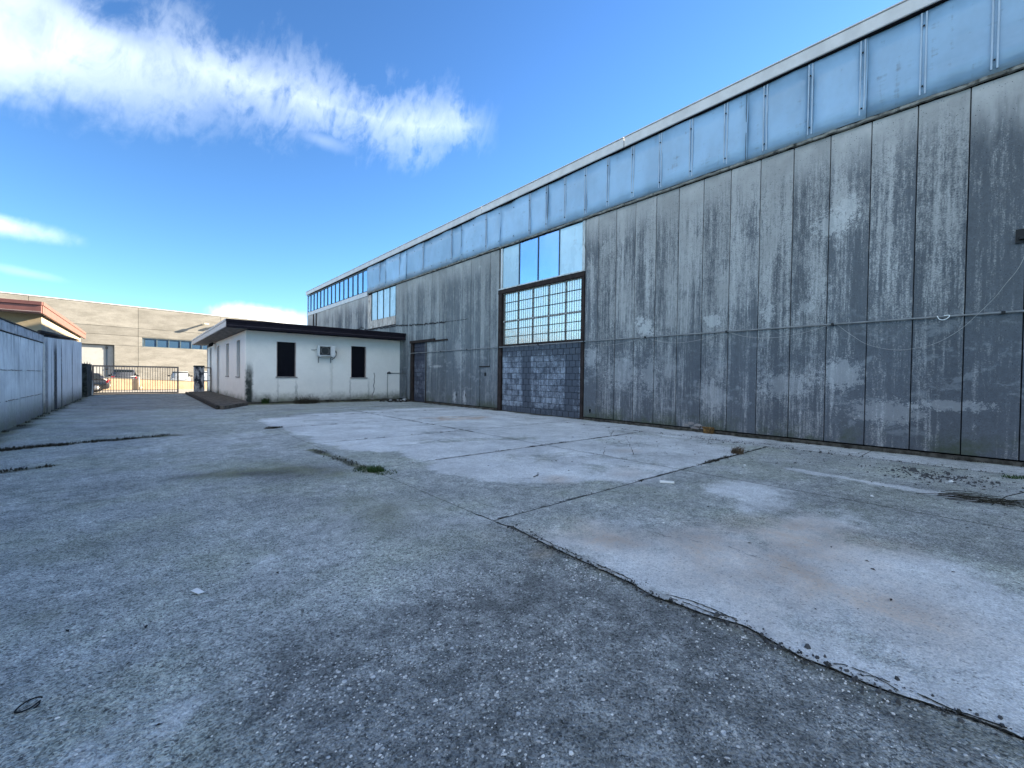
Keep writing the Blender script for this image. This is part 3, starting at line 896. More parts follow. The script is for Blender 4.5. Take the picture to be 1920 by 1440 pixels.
c = t.mix(1.0, c, t.comb(k, k, k), 'MULTIPLY')
t.put(t.b.inputs['Base Color'], c)
M['farpanel'] = t.m_
M['fardoor'] = plain('far_grey_door', (0.26, 0.27, 0.27), 0.6, 0.3, 0, 0.06, 3)
M['road'] = plain('road_asphalt', (0.26, 0.245, 0.22), 0.9, 0.2, 0, 0.2, 4)
M['lot'] = plain('car_park_ground', (0.30, 0.28, 0.25), 0.9, 0.2, 0, 0.2, 4)
M['terrain'] = plain('open_ground', (0.16, 0.155, 0.13), 0.95, 0.1, 0, 0.3, 0.2)
M['lowwall'] = mat_wall('tan_wall', (0.40, 0.30, 0.20), (0.26, 0.19, 0.13), (), 0.6, 0.0, 0.5, 'x', 0.18)
M['gate'] = plain('grey_brown_gate_steel', (0.20, 0.165, 0.145), 0.6, 0.4, 0, 0.25, 8)
M['pillar_dark'] = plain('mossy_pillar', (0.040, 0.050, 0.052), 0.95, 0.1, 0, 0.6, 6, (1, 1, 1), (0.012, 0.018, 0.012), 0.6)
t = new_mat('flaking_pillar', 0.9, 0.2)
nn = t.noise(t.scale(t.pos, (1, 1, 0.45)), 4.2, 6, 0.72)
t.put(t.b.inputs['Base Color'], t.mix(t.smooth(nn, 0.44, 0.58), (0.025, 0.032, 0.045), (0.44, 0.45, 0.47)))
M['pillar_flake'] = t.m_
M['post_white'] = plain('cream_post', (0.66, 0.60, 0.48), 0.6, 0.3, 0, 0.1)
M['dirt'] = plain('crack_dirt', (0.026, 0.025, 0.021), 0.95, 0.1, 0, 0.6, 30, (1, 1, 1), (0.05, 0.055, 0.03), 0.5)
M['line'] = plain('worn_white_line', (0.52, 0.52, 0.52), 0.9, 0.2, 0, 0.25, 9, (1, 1, 1), (0.26, 0.265, 0.27))
M['chip'] = plain('pale_stone_chip', (0.72, 0.72, 0.70), 0.8, 0.3, 0, 0.3, 15)
M['chip_dark'] = plain('dark_stone_chip', (0.075, 0.078, 0.08), 0.85, 0.3, 0, 0.4, 15)
M['leaf'] = plain('dead_leaf', (0.030, 0.025, 0.020), 0.8, 0.3, 0, 0.5, 30)
M['grass'] = plain('green_grass', (0.035, 0.072, 0.016), 0.7, 0.3, 0, 0.5, 25)
M['straw'] = plain('dry_grass', (0.125, 0.090, 0.058), 0.8, 0.2, 0, 0.5, 25)
M['weed'] = plain('dark_dry_weed', (0.040, 0.036, 0.026), 0.85, 0.2, 0, 0.5, 25)
M['paper'] = plain('white_paper', (0.88, 0.89, 0.87), 0.7, 0.3, 0, 0.04, 20)
M['rustbox'] = plain('orange_rusty_iron', (0.150, 0.085, 0.030), 0.9, 0.2, 0, 0.6, 14, (1, 1, 1), (0.03, 0.02, 0.012), 0.5)
M['tyre'] = plain('tyre_rubber', (0.015, 0.015, 0.016), 0.85, 0.2)
M['rim'] = plain('wheel_rim', (0.30, 0.30, 0.31), 0.35, 0.5, 0.6)
M['redlamp'] = plain('red_lamp', (0.35, 0.015, 0.02), 0.2, 0.6)
M['headlamp'] = plain('clear_lamp', (0.60, 0.62, 0.62), 0.12, 0.6)
M['plate'] = plain('white_plate', (0.62, 0.62, 0.60), 0.5, 0.4)


# ------------------------------------------------------------------ ground
def arange(a, b, s):
    n = max(1, int(round((b - a) / s)))
    return np.linspace(a, b, n + 1)


ys_a = np.concatenate([arange(-26, -2, 0.5)[:-1], arange(-2, 4.5, 0.05)[:-1], arange(4.5, 12, 0.075)[:-1], arange(12, 22, 0.15)[:-1], arange(22, 33.7, 0.4)])
xs_a = arange(XL - 0.02, XE - 0.0015, 0.055)
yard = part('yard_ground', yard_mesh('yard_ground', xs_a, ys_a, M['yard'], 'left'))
tag(yard, 'worn grey asphalt yard with pale pebbles in front of the warehouse', 'yard', None, 'structure')
# the driveway beside the office, right of the asphalt strip
drive = part('yard_paving', yard_mesh('yard_paving', arange(XE + 0.006, 10.40, 0.16), arange(16.95, 33.7, 0.16), M['yard']), None, yard, (0, 0, 0))
jy = [3.0, 5.75, 8.47, 11.45, 14.2, 16.94]
jy = [-24.5, -19.0, -13.5, -8.0, -2.5] + jy
g = 0.007
for (xa, xb) in ((XE, JX), (JX, JXG)):
    for ya, yb in zip(jy[:-1], jy[1:]):
        st = 0.055 if yb < 6 and yb > -1 else (0.08 if yb > -1 else 0.4)
        ga = 0.0015 if xa == XE else g
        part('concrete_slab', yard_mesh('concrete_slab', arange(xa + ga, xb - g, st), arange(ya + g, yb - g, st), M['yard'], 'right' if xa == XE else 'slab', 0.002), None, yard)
gy = [-26, -15, -4, 1.6, 7.2, 12.8, 16.94]
for ya, yb in zip(gy[:-1], gy[1:]):
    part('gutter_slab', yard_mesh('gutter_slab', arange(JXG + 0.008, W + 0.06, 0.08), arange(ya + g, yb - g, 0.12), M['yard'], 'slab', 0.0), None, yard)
# damp soil under the joints
mb = MB()
mb.add([(XE - 0.1, -26, -0.016), (W + 0.1, -26, -0.016), (W + 0.1, 17.2, -0.016), (XE - 0.1, 17.2, -0.016)], [(0, 1, 2, 3)])
part('joint_soil', mb, M['dirt'], yard)


def ribbon(pts, w0, jit, step=0.02, z=0.006, seed=0, wvar=0.8, gaps=0.0, zf=None):
    """ragged ribbon along a polyline lying on the ground"""
    r = np.random.default_rng(seed)
    P = [np.array(p, float) for p in pts]
    out = []
    for a, b in zip(P[:-1], P[1:]):
        n = max(1, int(np.linalg.norm(b - a) / step))
        for i in range(n):
            out.append(a + (b - a) * i / n)
    out.append(P[-1])
    out = np.array(out)
    n = len(out)
    k = np.convolve(r.normal(0, 1, n + 6), np.ones(7) / 7, 'valid')
    wv = np.convolve(np.abs(r.normal(0, 1, n + 4)), np.ones(5) / 5, 'valid')
    d = np.gradient(out, axis=0)
    d /= np.linalg.norm(d, axis=1)[:, None] + 1e-9
    nn = np.stack([-d[:, 1], d[:, 0]], 1)
    c = out + nn * (k * jit)[:, None]
    wl = w0 * (1 - wvar + wvar * 1.25 * wv) * (0.6 + 0.8 * r.random(n))
    wr = w0 * (1 - wvar + wvar * 1.25 * wv) * (0.6 + 0.8 * r.random(n))
    vs, fs = [], []
    for i in range(n):
        for s, q in ((1, wl[i]), (-1, wr[i])):
            p = c[i] + s * nn[i] * q * 0.5
            zz = float(slab_height(np.array([p[0]]), np.array([p[1]]))[0]) + z
            vs.append((p[0], p[1], zz))
    gap = r.random(n)
    gap = np.convolve(gap, np.ones(9) / 9, 'same')
    th = np.quantile(gap, gaps) if gaps > 0 else -1
    for i in range(n - 1):
        if gap[i] > th:
            fs.append((2 * i, 2 * i + 1, 2 * i + 3, 2 * i + 2))
    return vs, fs


mb = MB()
cpts = [(x, y) for x, y in CRACK]
mb.add(*ribbon([(x - 0.006, y) for x, y in cpts], 0.012, 0.012, 0.008, 0.0045, 1, 0.95, 0.22))
mb.add(*ribbon([(x + 0.035, y) for x, y in cpts[2:12]], 0.007, 0.016, 0.012, 0.0065, 2, 0.9, 0.35))
mb.add(*ribbon([(2.36, 1.35), (2.42, 1.2), (2.43, 1.05), (2.42, 0.88)], 0.007, 0.01, 0.012, 0.0065, 3, 0.9, 0.2))
mb.add(*ribbon([(2.38, 0.42), (2.43, 0.34), (2.44, 0.22), (2.43, 0.1), (2.46, -0.05)], 0.007, 0.008, 0.012, 0.0065, 4, 0.9, 0.2))
mb.add(*ribbon([(2.36, 0.5), (2.42, 0.46), (2.44, 0.36), (2.40, 0.26)], 0.006, 0.01, 0.012, 0.0065, 5, 0.9, 0.2))
part('pavement_crack', mb, M['dirt'], yard, kind='stuff')
mb = MB()
for i, (pts, wd, gp, jt) in enumerate((
        ([(2.41, 3.0), (4.2, 3.0)], 0.014, 0.55, 0.008), ([(4.6, 3.0), (6.3, 3.0)], 0.018, 0.15, 0.008), ([(6.3, 3.0), (7.4, 3.0)], 0.06, 0.25, 0.012), ([(7.4, 3.0), (9.2, 3.0)], 0.03, 0.3, 0.01),
        ([(3.2, 5.75), (9.2, 5.75)], 0.022, 0.2, 0.01), ([(5.4, 5.75), (6.6, 5.75)], 0.05, 0.4, 0.012), ([(7.0, 5.75), (8.3, 5.75)], 0.05, 0.4, 0.012),
        ([(2.5, 8.47), (9.0, 8.47)], 0.022, 0.45, 0.01), ([(2.5, 11.45), (9.0, 11.45)], 0.03, 0.35, 0.012), ([(3.2, 14.2), (9.0, 14.2)], 0.05, 0.4, 0.014),
        ([(5.87, 3.0), (5.87, 8.0)], 0.010, 0.3, 0.008), ([(5.87, 8.0), (5.87, 16.0)], 0.035, 0.3, 0.012),
        ([(JXG, -0.6), (JXG, 3.0)], 0.022, 0.1, 0.008), ([(JXG, 3.0), (JXG, 12.0)], 0.02, 0.5, 0.008),
        ([(6.6, 4.9), (5.9, 4.4), (5.2, 4.6), (4.9, 5.2)], 0.008, 0.2, 0.02), ([(7.9, 5.3), (7.0, 4.6), (6.2, 4.0)], 0.008, 0.25, 0.02), ([(4.1, 7.3), (4.9, 7.0), (5.6, 7.2)], 0.008, 0.4, 0.02),
        ([(3.4, 4.4), (3.9, 3.7), (4.2, 3.75)], 0.006, 0.4, 0.01),
        ([(3.3, 2.3), (3.25, 1.8), (3.45, 1.4), (3.35, 0.9)], 0.004, 0.5, 0.02))):
    mb.add(*ribbon(pts, wd, jt, 0.02 if wd > 0.007 else 0.012, 0.0055, 20 + i, 0.8, gp))
part('joint_dirt', mb, M['dirt'], yard, kind='stuff')
mb = MB()
mb.add(*ribbon([(0.40, 11.27), (2.00, 11.33), (2.36, 11.38)], 0.035, 0.003, 0.05, 0.005, 50, 0.3))
part('pale_seam', mb, M['line'], yard)

mb = MB()
mb.add([(-14, 33.7, -0.004), (14, 33.7, -0.004), (14, 36.6, -0.25), (-14, 36.6, -0.25)], [(0, 1, 2, 3)])
mb.add([(-60, 36.6, -0.25), (60, 36.6, -0.25), (60, 52, -0.25), (-60, 52, -0.25)], [(0, 1, 2, 3)])
mb.add([(-60, 52, -0.254), (60, 52, -0.254), (60, 70, -0.254), (-60, 70, -0.254)], [(0, 1, 2, 3)])
road = part('road', mb, M['road'])
tag(road, 'sunlit asphalt road running past the gate', 'road', None, 'structure')
mb = MB()
mb.add([(-60, 35.3, -0.02), (-2.4, 49.70, -0.02), (3.6, 51.20, -0.02), (60, 65.3, -0.02), (70, 130, -0.02), (-60, 130, -0.02)], [(0, 1, 2, 3, 4, 5)])
lot = part('car_park', mb, M['lot'])
tag(lot, 'paved car park behind the low tan wall', 'car park', None, 'structure')
mb = MB()
S = 1500
mb.add([(-S, -S, -0.30), (S, -S, -0.30), (S, S, -0.30), (-S, S, -0.30)], [(0, 1, 2, 3)])
terrain = part('ground', mb, M['terrain'])
tag(terrain, 'flat open ground reaching to the horizon', 'ground', None, 'structure')

# ------------------------------------------------------------------ the long warehouse
wh = thing('warehouse', 'long grey warehouse of stained vertical concrete panels with a blue glazed strip under the roof', 'warehouse', (W + 0.5, 6.0, 0.0))
ZP0, ZP1 = 0.085, 6.21


def cladding(ya, yb, z0, z1, mat, cache={}):
    key = (round(yb - ya, 3), round(z1 - z0, 3), mat.name)
    if key not in cache:
        cache[key] = bmesh_box(0.07, yb - ya - 0.014, z1 - z0, 0.006).mesh('concrete_panel', mat)
    return part('concrete_panel', cache[key], None, wh, (W + random.uniform(-0.004, 0.004), (ya + yb) / 2, z0))


ys = [0.45 + 0.638 * k for k in range(-40, 13)] + [8.60]
for ya, yb in zip(ys[:-1], ys[1:]):
    cladding(ya, yb, ZP0, ZP1, M['panel'])
ysl = [12.86, 13.40] + [13.40 + 0.641 * k for k in range(1, 13)] + [21.72]
for ya, yb in zip(ysl[:-1], ysl[1:]):
    if 13.2 < ya < 14.0:
        cladding(ya, yb, 1.72, ZP1, M['panel_near'])
        continue
    if ya > 18.3 and yb < 20.0:
        cladding(ya, yb, 3.03, ZP1, M['panel_near'])
        continue
    cladding(ya, yb, ZP0, ZP1, M['panel_near'])
ysf = [21.72 + 0.63 * k for k in range(0, 7)]
for ya, yb in zip(ysf[:-1], ysf[1:]):
    cladding(ya, yb, ZP0, 4.05, M['panel_near'])
ysf = [25.5 + 0.6526 * k for k in range(0, 20)]
for i, (ya, yb) in enumerate(zip(ysf[:-1], ysf[1:])):
    cladding(ya, yb, ZP0, 6.12, M['panel'])
# structure behind the cladding, roof, end walls
mb = MB()
mb.box(W + 0.16, W + 0.30, -26, 38.0, 0, 7.8)
part('backing_wall', mb, M['darkgap'], wh)
mb = MB()
mb.box(W + 0.02, W + 30, -26.0, -25.8, 0, 7.9)
mb.box(W + 0.31, W + 30, 37.75, 37.95, 0, 7.9)
mb.box(W + 29.8, W + 30, -25.8, 37.75, 0, 7.9)
part('end_wall', mb, M['panel'], wh)
mb = MB()
mb.box(W - 0.02, W + 30.2, -26.2, 38.05, 7.92, 8.06)
part('roof', mb, M['roofing'], wh)
fs_y = [7.18 + 6.68 * k for k in range(-5, 5)]
fs_y = [-26.2] + fs_y + [38.1]
for ya, yb in zip(fs_y[:-1], fs_y[1:]):
    if yb - ya < 0.2:
        continue
    m2 = MB().box(W - 0.13, W - 0.03, ya + 0.012, yb - 0.012, 7.84, 8.10, 0.012).box(W - 0.15, W + 0.25, ya + 0.012, yb - 0.012, 8.102, 8.125)
    part('fascia_panel', m2, M['fascia'], wh)
mb = MB().box(W - 0.10, W - 0.028, -26, 38.0, 7.822, 7.838)
part('gutter_lip', mb, M['darkgap'], wh)
# upper strip: matt sheets, overlapping, with pressed battens and screws
sh = [-26, -20, -14, -8, -3.2, 1.84, 2.74, 3.95, 10.23, 12.79, 15.39, 20.47, 22.9, 25.52]
for i, (ya, yb) in enumerate(zip(sh[:-1], sh[1:])):
    off = -0.030 - 0.012 * (i % 2)
    zb = 6.285 + random.uniform(-0.01, 0.01)
    # gently warped sheet
    n = max(3, int((yb - ya) / 0.28))
    vs, fs = [], []
    for k in range(n + 1):
        yy = ya - 0.03 + (yb - ya + 0.06) * k / n
        for j in range(5):
            zz = zb + (7.81 - zb) * j / 4
            wv = 0.012 * math.sin(yy * 2.3 + j) + 0.010 * math.sin(yy * 5.1 + 2.0 * j) + random.uniform(-0.003, 0.003)
            if 10 < ya < 25:
                wv *= 1.8
            vs.append((W + off + wv - (0.02 if j == 0 else 0), yy, zz))
    for k in range(n):
        for j in range(4):
            a = k * 5 + j
            fs.append((a, a + 1, a + 6, a + 5))
    m2 = MB().add(vs, fs, True)
    me = m2.mesh('glazing_sheet', M['sheet'])
    o = part('glazing_sheet', me, None, wh)
    sol = o.modifiers.new('thickness', 'SOLIDIFY')
    sol.thickness = 0.006
bat = MB()
bat.box(-0.016, 0.012, -0.045, -0.020, 6.36, 7.79, 0.004)
bat.box(-0.016, 0.012, 0.020, 0.045, 6.36, 7.79, 0.004)
bat_me = bat.mesh('batten', M['batten'])
scr = MB()
scr.box(-0.035, -0.012, -0.012, 0.012, -0.011, 0.011)
scr_me = scr.mesh('screw', M['black'])
for k in range(-6, 29):
    yy = 1.04 + 0.84 * k
    if yy > 25.2:
        break
    if 1.9 < yy < 2.7:
        continue
    if yy < 10.3 or k % 3 == 0:
        part('batten', bat_me, None, wh, (W - 0.05, yy, 0))
    for zz in (6.50, 7.55):
        part('screw', scr_me, None, wh, (W - 0.05, yy, zz))
for yy in (1.84, 3.95, 10.23, 15.39, 22.9):
    part('sheet_joint', MB().box(W - 0.058, W - 0.05, yy - 0.006, yy + 0.006, 6.30, 7.80), M['mullion'], wh)
# flashing under the strip: broken edge
mb = MB()
vs, fs = [], []
yy = -26.0
pts = []
while yy < 25.5:
    pts.append(yy)
    yy += random.uniform(0.05, 0.16)
for i, yy in enumerate(pts):
    r = random.uniform(-0.012, 0.012)
    z1 = 6.275 + r
    for (xx, zz) in ((W - 0.075, z1 - 0.05), (W - 0.075, z1), (W - 0.01, z1 + 0.01), (W - 0.01, z1 - 0.05)):
        vs.append((xx + random.uniform(-0.006, 0.006), yy, zz))
for i in range(len(pts) - 1):
    for k in range(4):
        a, b = i * 4 + k, i * 4 + (k + 1) % 4
        fs.append((a, b, b + 4, a + 4))
mb.add(vs, fs)
part('flashing', mb, M['flash'], wh)
# far window strip with dark mullions
fp = [25.52 + 0.833 * k for k in range(0, 16)]
pane_me = bmesh_box(0.008, 0.833 - 0.07, 1.28).mesh('pane', M['glass_sky'])
for ya, yb in zip(fp[:-1], fp[1:]):
    if yb > 38.1:
        break
    part('pane', pane_me, None, wh, (W + 0.02, (ya + yb) / 2, 6.46), (0, random.uniform(-0.004, 0.004), random.uniform(-0.01, 0.01)))
mul_me = bmesh_box(0.07, 0.06, 1.40).mesh('mullion', M['mullion'])
for yy in fp:
    if yy < 38.1:
        part('mullion', mul_me, None, wh, (W - 0.02, yy, 6.40))
mb = MB().box(W - 0.03, W + 0.07, 25.55, 37.98, 6.13, 6.40)
part('strip_sill', mb, M['fascia'], wh)
mb = MB().box(W - 0.03, W + 0.07, 25.55, 37.98, 7.74, 7.80)
part('strip_head', mb, M['mullion'], wh)
part('corner_post', MB().box(W - 0.03, W + 0.15, 37.9, 38.0, 0.0, 7.80), M['batten'], wh)
for yy in (36.3, 35.6):
    part('downpipe', MB().box(W - 0.06, W - 0.005, yy - 0.06, yy + 0.06, 3.4, 6.10), M['rust'], wh)
# small upper window
part('timber_jamb', MB().box(W - 0.02, W + 0.06, 24.96, 25.46, 4.55, 6.12), M['peel'], wh)
part('spandrel', MB().box(W - 0.02, W + 0.06, 21.74, 23.55, 4.10, 4.55), M['peel'], wh)
part('spandrel', MB().box(W - 0.02, W + 0.06, 23.57, 25.46, 4.10, 4.55), M['peel'], wh)
for ya, yb in ((21.74, 22.46), (22.50, 23.28), (23.32, 24.10), (24.14, 24.92)):
    part('pane', MB().box(W + 0.02, W + 0.028, ya + 0.02, yb - 0.02, 4.57, 6.18), M['sheet_pale'], wh)
for yy in (21.72, 22.48, 23.30, 24.12, 24.94):
    part('mullion', MB().box(W - 0.01, W + 0.05, yy - 0.02, yy + 0.02, 4.56, 6.18), M['mullion'], wh)
# four panes over the doorway
for (ya, yb), mt in zip(((8.74, 9.70), (9.74, 10.70), (10.74, 11.68), (11.72, 12.63)), ('sheet_pale', 'glass_sky', 'glass_sky', 'sheet_pale')):
    part('pane', MB().box(W + 0.02, W + 0.028, ya, yb, 4.68, 6.19), M[mt], wh, rot=None)
for yy in (9.72, 10.72, 11.70):
    part('mullion', MB().box(W - 0.005, W + 0.05, yy - 0.018, yy + 0.018, 4.67, 6.20), M['mullion'], wh)
part('window_frame', MB().box(W - 0.015, W + 0.06, 8.62, 8.72, 4.64, 6.20), M['winframe'], wh)
part('window_frame', MB().box(W - 0.015, W + 0.06, 12.64, 12.74, 4.64, 6.20), M['winframe'], wh)
part('window_sill', MB().box(W - 0.05, W + 0.06, 8.60, 12.84, 4.625, 4.665), M['winframe'], wh)
# rusty steel frame of the doorway
part('lintel', MB().box(W - 0.04, W + 0.10, 8.60, 12.86, 4.47, 4.62, 0.008), M['rust'], wh)
part('door_post', MB().box(W - 0.03, W + 0.12, 12.65, 12.85, 0.0, 4.47, 0.006), M['rust'], wh)
part('door_post', MB().box(W - 0.03, W + 0.12, 8.61, 8.73, 0.0, 4.47, 0.006), M['rust'], wh)
# barred window with old glass: five bays, two rows of three panes each
gw = part('barred_window', MB().box(W + 0.03, W + 0.07, 8.735, 12.645, 2.47, 2.53), M['rust'], wh)
bays = [8.76, 9.46, 10.24, 11.02, 11.80, 12.61]
rows = [2.53, 2.82, 3.10, 3.40, 3.77, 4.11, 4.46]
for ya, yb in zip(bays[:-1], bays[1:]):
    for z0, z1 in zip(rows[:-1], rows[1:]):
        part('pane', MB().box(W + 0.085, W + 0.091, ya + 0.012, yb - 0.012, z0 + 0.008, z1 - 0.008), M['glass_old'], gw, rot=None)
for yy in bays:
    part('glazing_bar', MB().box(W + 0.055, W + 0.10, yy - 0.016, yy + 0.016, 2.53, 4.47), M['bar'], gw)
for z0 in (2.82, 3.10, 3.77, 4.11):
    part('glazing_bar', MB().box(W + 0.06, W + 0.095, 8.74, 12.64, z0 - 0.011, z0 + 0.011), M['bar'], gw)
part('middle_rail', MB().box(W + 0.045, W + 0.11, 8.74, 12.64, 3.375, 3.435, 0.008), M['rail'], gw)
part('head_rail', MB().box(W + 0.045, W + 0.11, 8.74, 12.64, 4.44, 4.468), M['rail'], gw)
grid_me = MB().box(-0.0045, 0.0045, -0.0045, 0.0045, 2.53, 4.46).mesh('grille_rod', M['bar'])
for ya, yb in zip(bays[:-1], bays[1:]):
    for k in range(1, 7):
        part('grille_rod', grid_me, None, gw, (W + 0.035, ya + (yb - ya) * k / 7 + random.uniform(-0.008, 0.008), 0))
# blockwork closing the doorway
inf = part('blocked_doorway', MB().box(W + 0.075, W + 0.15, 8.73, 12.65, 0.0, 2.47), M['mortar'], wh)
bcache = {}


def block(parent, y0, y1, z0, z1, mat, xf):
    k = (round(y1 - y0, 2), round(z1 - z0, 3), mat.name, random.randint(0, 2))
    if k not in bcache:
        bcache[k] = bmesh_box(0.05, y1 - y0 - 0.014, z1 - z0 - 0.013, random.uniform(0.004, 0.010)).mesh('brick', mat)
    part('brick', bcache[k], None, parent, (xf + random.uniform(-0.006, 0.005), (y0 + y1) / 2, z0 + 0.006), (random.uniform(-.006, .006), 0, random.uniform(-.012, .012)))


def blockwork(parent, ya, yb, za, zb, length, course, mat, xf):
    n = int(round((zb - za) / course))
    ch = (zb - za) / n
    for r in range(n):
        y = ya
        first = True
        while y < yb - 0.02:
            l = length * (0.5 if (first and r % 2) else 1.0)
            y1 = min(yb, y + l)
            if yb - y1 < 0.06:
                y1 = yb
            block(parent, y, y1, za + r * ch, za + (r + 1) * ch, mat, xf)
            y = y1
            first = False


blockwork(inf, 8.735, 12.645, 0.0, 2.465, 0.257, 0.205, M['block'], W + 0.045)
pier = part('blocked_side_door', MB().box(W + 0.075, W + 0.15, 18.43, 19.66, 0.0, 2.95), M['mortar'], wh)
blockwork(pier, 18.45, 19.65, 0.0, 2.93, 0.24, 0.21, M['block_dark'], W + 0.04)
part('door_post', MB().box(W - 0.04, W + 0.10, 19.66, 19.92, 0.0, 2.95, 0.006), M['rust'], wh)
part('door_post', MB().box(W - 0.015, W + 0.10, 18.36, 18.44, 0.0, 2.95), M['rust'], wh)
part('lintel', MB().box(W - 0.10, W + 0.08, 17.55, 19.92, 2.93, 3.06, 0.008), M['rust'], wh)
part('sliding_rail', MB().box(W - 0.07, W - 0.015, 16.45, 17.55, 2.92, 2.98), M['rust'], wh)
# little hatch beside the blocked doorway
part('hatch_panel', bmesh_box(0.04, 0.60, 1.60, 0.006).mesh('hatch_panel', M['panel_near']), None, wh, (W + 0.004, 13.70, ZP0))
part('hatch_lintel', MB().box(W - 0.03, W + 0.03, 13.36, 14.06, 1.685, 1.72), M['rust'], wh)
part('hatch_lock', MB().box(W - 0.025, W + 0.003, 13.60, 13.70, 1.32, 1.46, 0.005).box(W - 0.04, W - 0.02, 13.63, 13.67, 1.36, 1.40), M['black'], wh)
hole = MB().add([(W - 0.007, 0.035 * math.cos(a) * (1 + 0.3 * math.sin(3 * a)), 0.07 * math.sin(a)) for a in np.linspace(0, 2 * math.pi, 11)[:-1]], [tuple(range(10))]).mesh('broken_hole', M['darkgap'])
for yy, zz in ((15.74, 0.48), (15.01, 0.49), (8.33, 0.28)):
    part('broken_hole', hole, None, wh, (0, yy, zz))
# scar of an old lean-to roof
mb = MB()
mb.add([(W - 0.012, p[0], p[1]) for p in []], [])
def wall_ribbon(pts, wz, seed, step=0.05, gaps=0.0, x=W - 0.012):
    r = random.Random(seed)
    vs, fs, out = [], [], []
    for (a, b), (c, d) in zip(pts[:-1], pts[1:]):
        n = max(1, int(math.hypot(c - a, d - b) / step))
        out += [(a + (c - a) * i / n, b + (d - b) * i / n) for i in range(n)]
    out.append(pts[-1])
    for y, z in out:
        j = r.uniform(-1, 1) * wz * 0.5
        vs += [(x, y, z + j - wz * r.uniform(0.2, 0.7)), (x, y, z + j + wz * r.uniform(0.2, 0.7)), (x + 0.01, y, z + j + wz * 0.3), (x + 0.01, y, z + j - wz * 0.3)]
    for i in range(len(out) - 1):
        if r.random() < gaps:
            continue
        for k in range(4):
            a, b = 4 * i + k, 4 * i + (k + 1) % 4
            fs.append((a, b, b + 4, a + 4))
    return vs, fs
mb.add(*wall_ribbon([(27.9, 4.10), (26.5, 4.28), (25.6, 4.05), (21.6, 3.98), (18.8, 3.83), (16.6, 3.76)], 0.075, 5, 0.06, 0.12))
mb.add(*wall_ribbon([(16.6, 3.76), (14.7, 3.72)], 0.02, 6, 0.06, 0.3))
part('roof_scar', mb, M['bitumen'], wh)
# plinth
mb = MB()
n0 = len(mb.v)
pl = []
yy = -26.0
while yy < 8.6:
    pl.append(yy)
    yy += random.uniform(0.08, 0.25)
pl.append(8.60)
def plinth(pl, z=0.058, d=0.085):
    vs, fs = [], []
    for yy in pl:
        o = random.uniform(-0.012, 0.012)
        q = random.uniform(-0.008, 0.006)
        for xx, zz in ((W - d + o, -0.03), (W - d + 0.012 + o, z + q), (W + 0.02, z + 0.006), (W + 0.12, -0.03)):
            vs.append((xx, yy, zz))
    for i in range(len(pl) - 1):
        for k in range(4):
            a, b = i * 4 + k, i * 4 + (k + 1) % 4
            fs.append((a, b, b + 4, a + 4))
    n = len(pl)
    fs += [(0, 1, 2, 3), tuple(4 * (n - 1) + k for k in (3, 2, 1, 0))]
    return vs, fs
mb.add(*plinth(pl))
pl = [12.87 + 0.16 * k for k in range(0, 35)]
mb.add(*plinth(pl, 0.06, 0.07))
pl = [19.95 + 0.2 * k for k in range(0, 5)]
mb.add(*plinth(pl, 0.06, 0.07))
part('plinth', mb, M['plinth'], wh)
part('threshold', MB().box(W - 0.02, W + 0.12, 8.74, 12.64, -0.02, 0.012), M['plinth'], wh)
mb = MB()
for (yy, zz, s) in ((4.95, 0.15, 0.10), (5.12, 0.19, 0.07), (4.80, 0.11, 0.08), (5.25, 0.13, 0.06), (5.02, 0.08, 0.09)):
    a = [random.uniform(0.6, 1.2) for _ in range(9)]
    mb.add([(W - 0.0085, yy + s * a[k] * 1.3 * math.cos(k * 0.698), zz + s * 0.6 * a[k] * math.sin(k * 0.698)) for k in range(9)], [tuple(range(9))])
part('spalled_patch', mb, M['sill'], wh)
part('iron_bracket', MB().box(W - 0.10, W, -0.20, -0.12, 3.55, 3.60).box(W - 0.03, W, -0.24, -0.08, 3.50, 3.72), M['black'], wh)

# conduit with clips and its slack cables
cp = MB().tube([(W - 0.045, -26, 2.425), (W - 0.045, 19.86, 2.435), (W - 0.045, 19.93, 2.40), (W - 0.045, 19.95, 2.30), (W - 0.045, 19.95, 0.05)], 0.017, 8)
conduit = part('wall_conduit', cp, M['pipe'])
tag(conduit, 'thin grey conduit running level along the whole warehouse wall', 'pipe')
clip_me = MB().box(-0.03, 0.045, -0.022, 0.022, -0.024, 0.024, 0.004).mesh('clip', M['black'])
for yy in (-6.3, -4.1, -2.0, 0.02, 2.25, 4.29, 6.43, 8.58, 10.6, 12.75, 14.9, 17.0, 19.0):
    part('clip', clip_me, None, conduit, (W - 0.045, yy, 2.428))


def catmull(pts, n=6):
    P = [Vector(p) for p in pts]
    P = [P[0] * 2 - P[1]] + P + [P[-1] * 2 - P[-2]]
    out = []
    for i in range(1, len(P) - 2):
        for k in range(n):
            t = k / n
            a, b, c, d = P[i - 1], P[i], P[i + 1], P[i + 2]
            out.append(0.5 * ((2 * b) + (c - a) * t + (2 * a - 5 * b + 4 * c - d) * t * t + (3 * b - a - 3 * c + d) * t ** 3))
    out.append(P[-2])
    return out


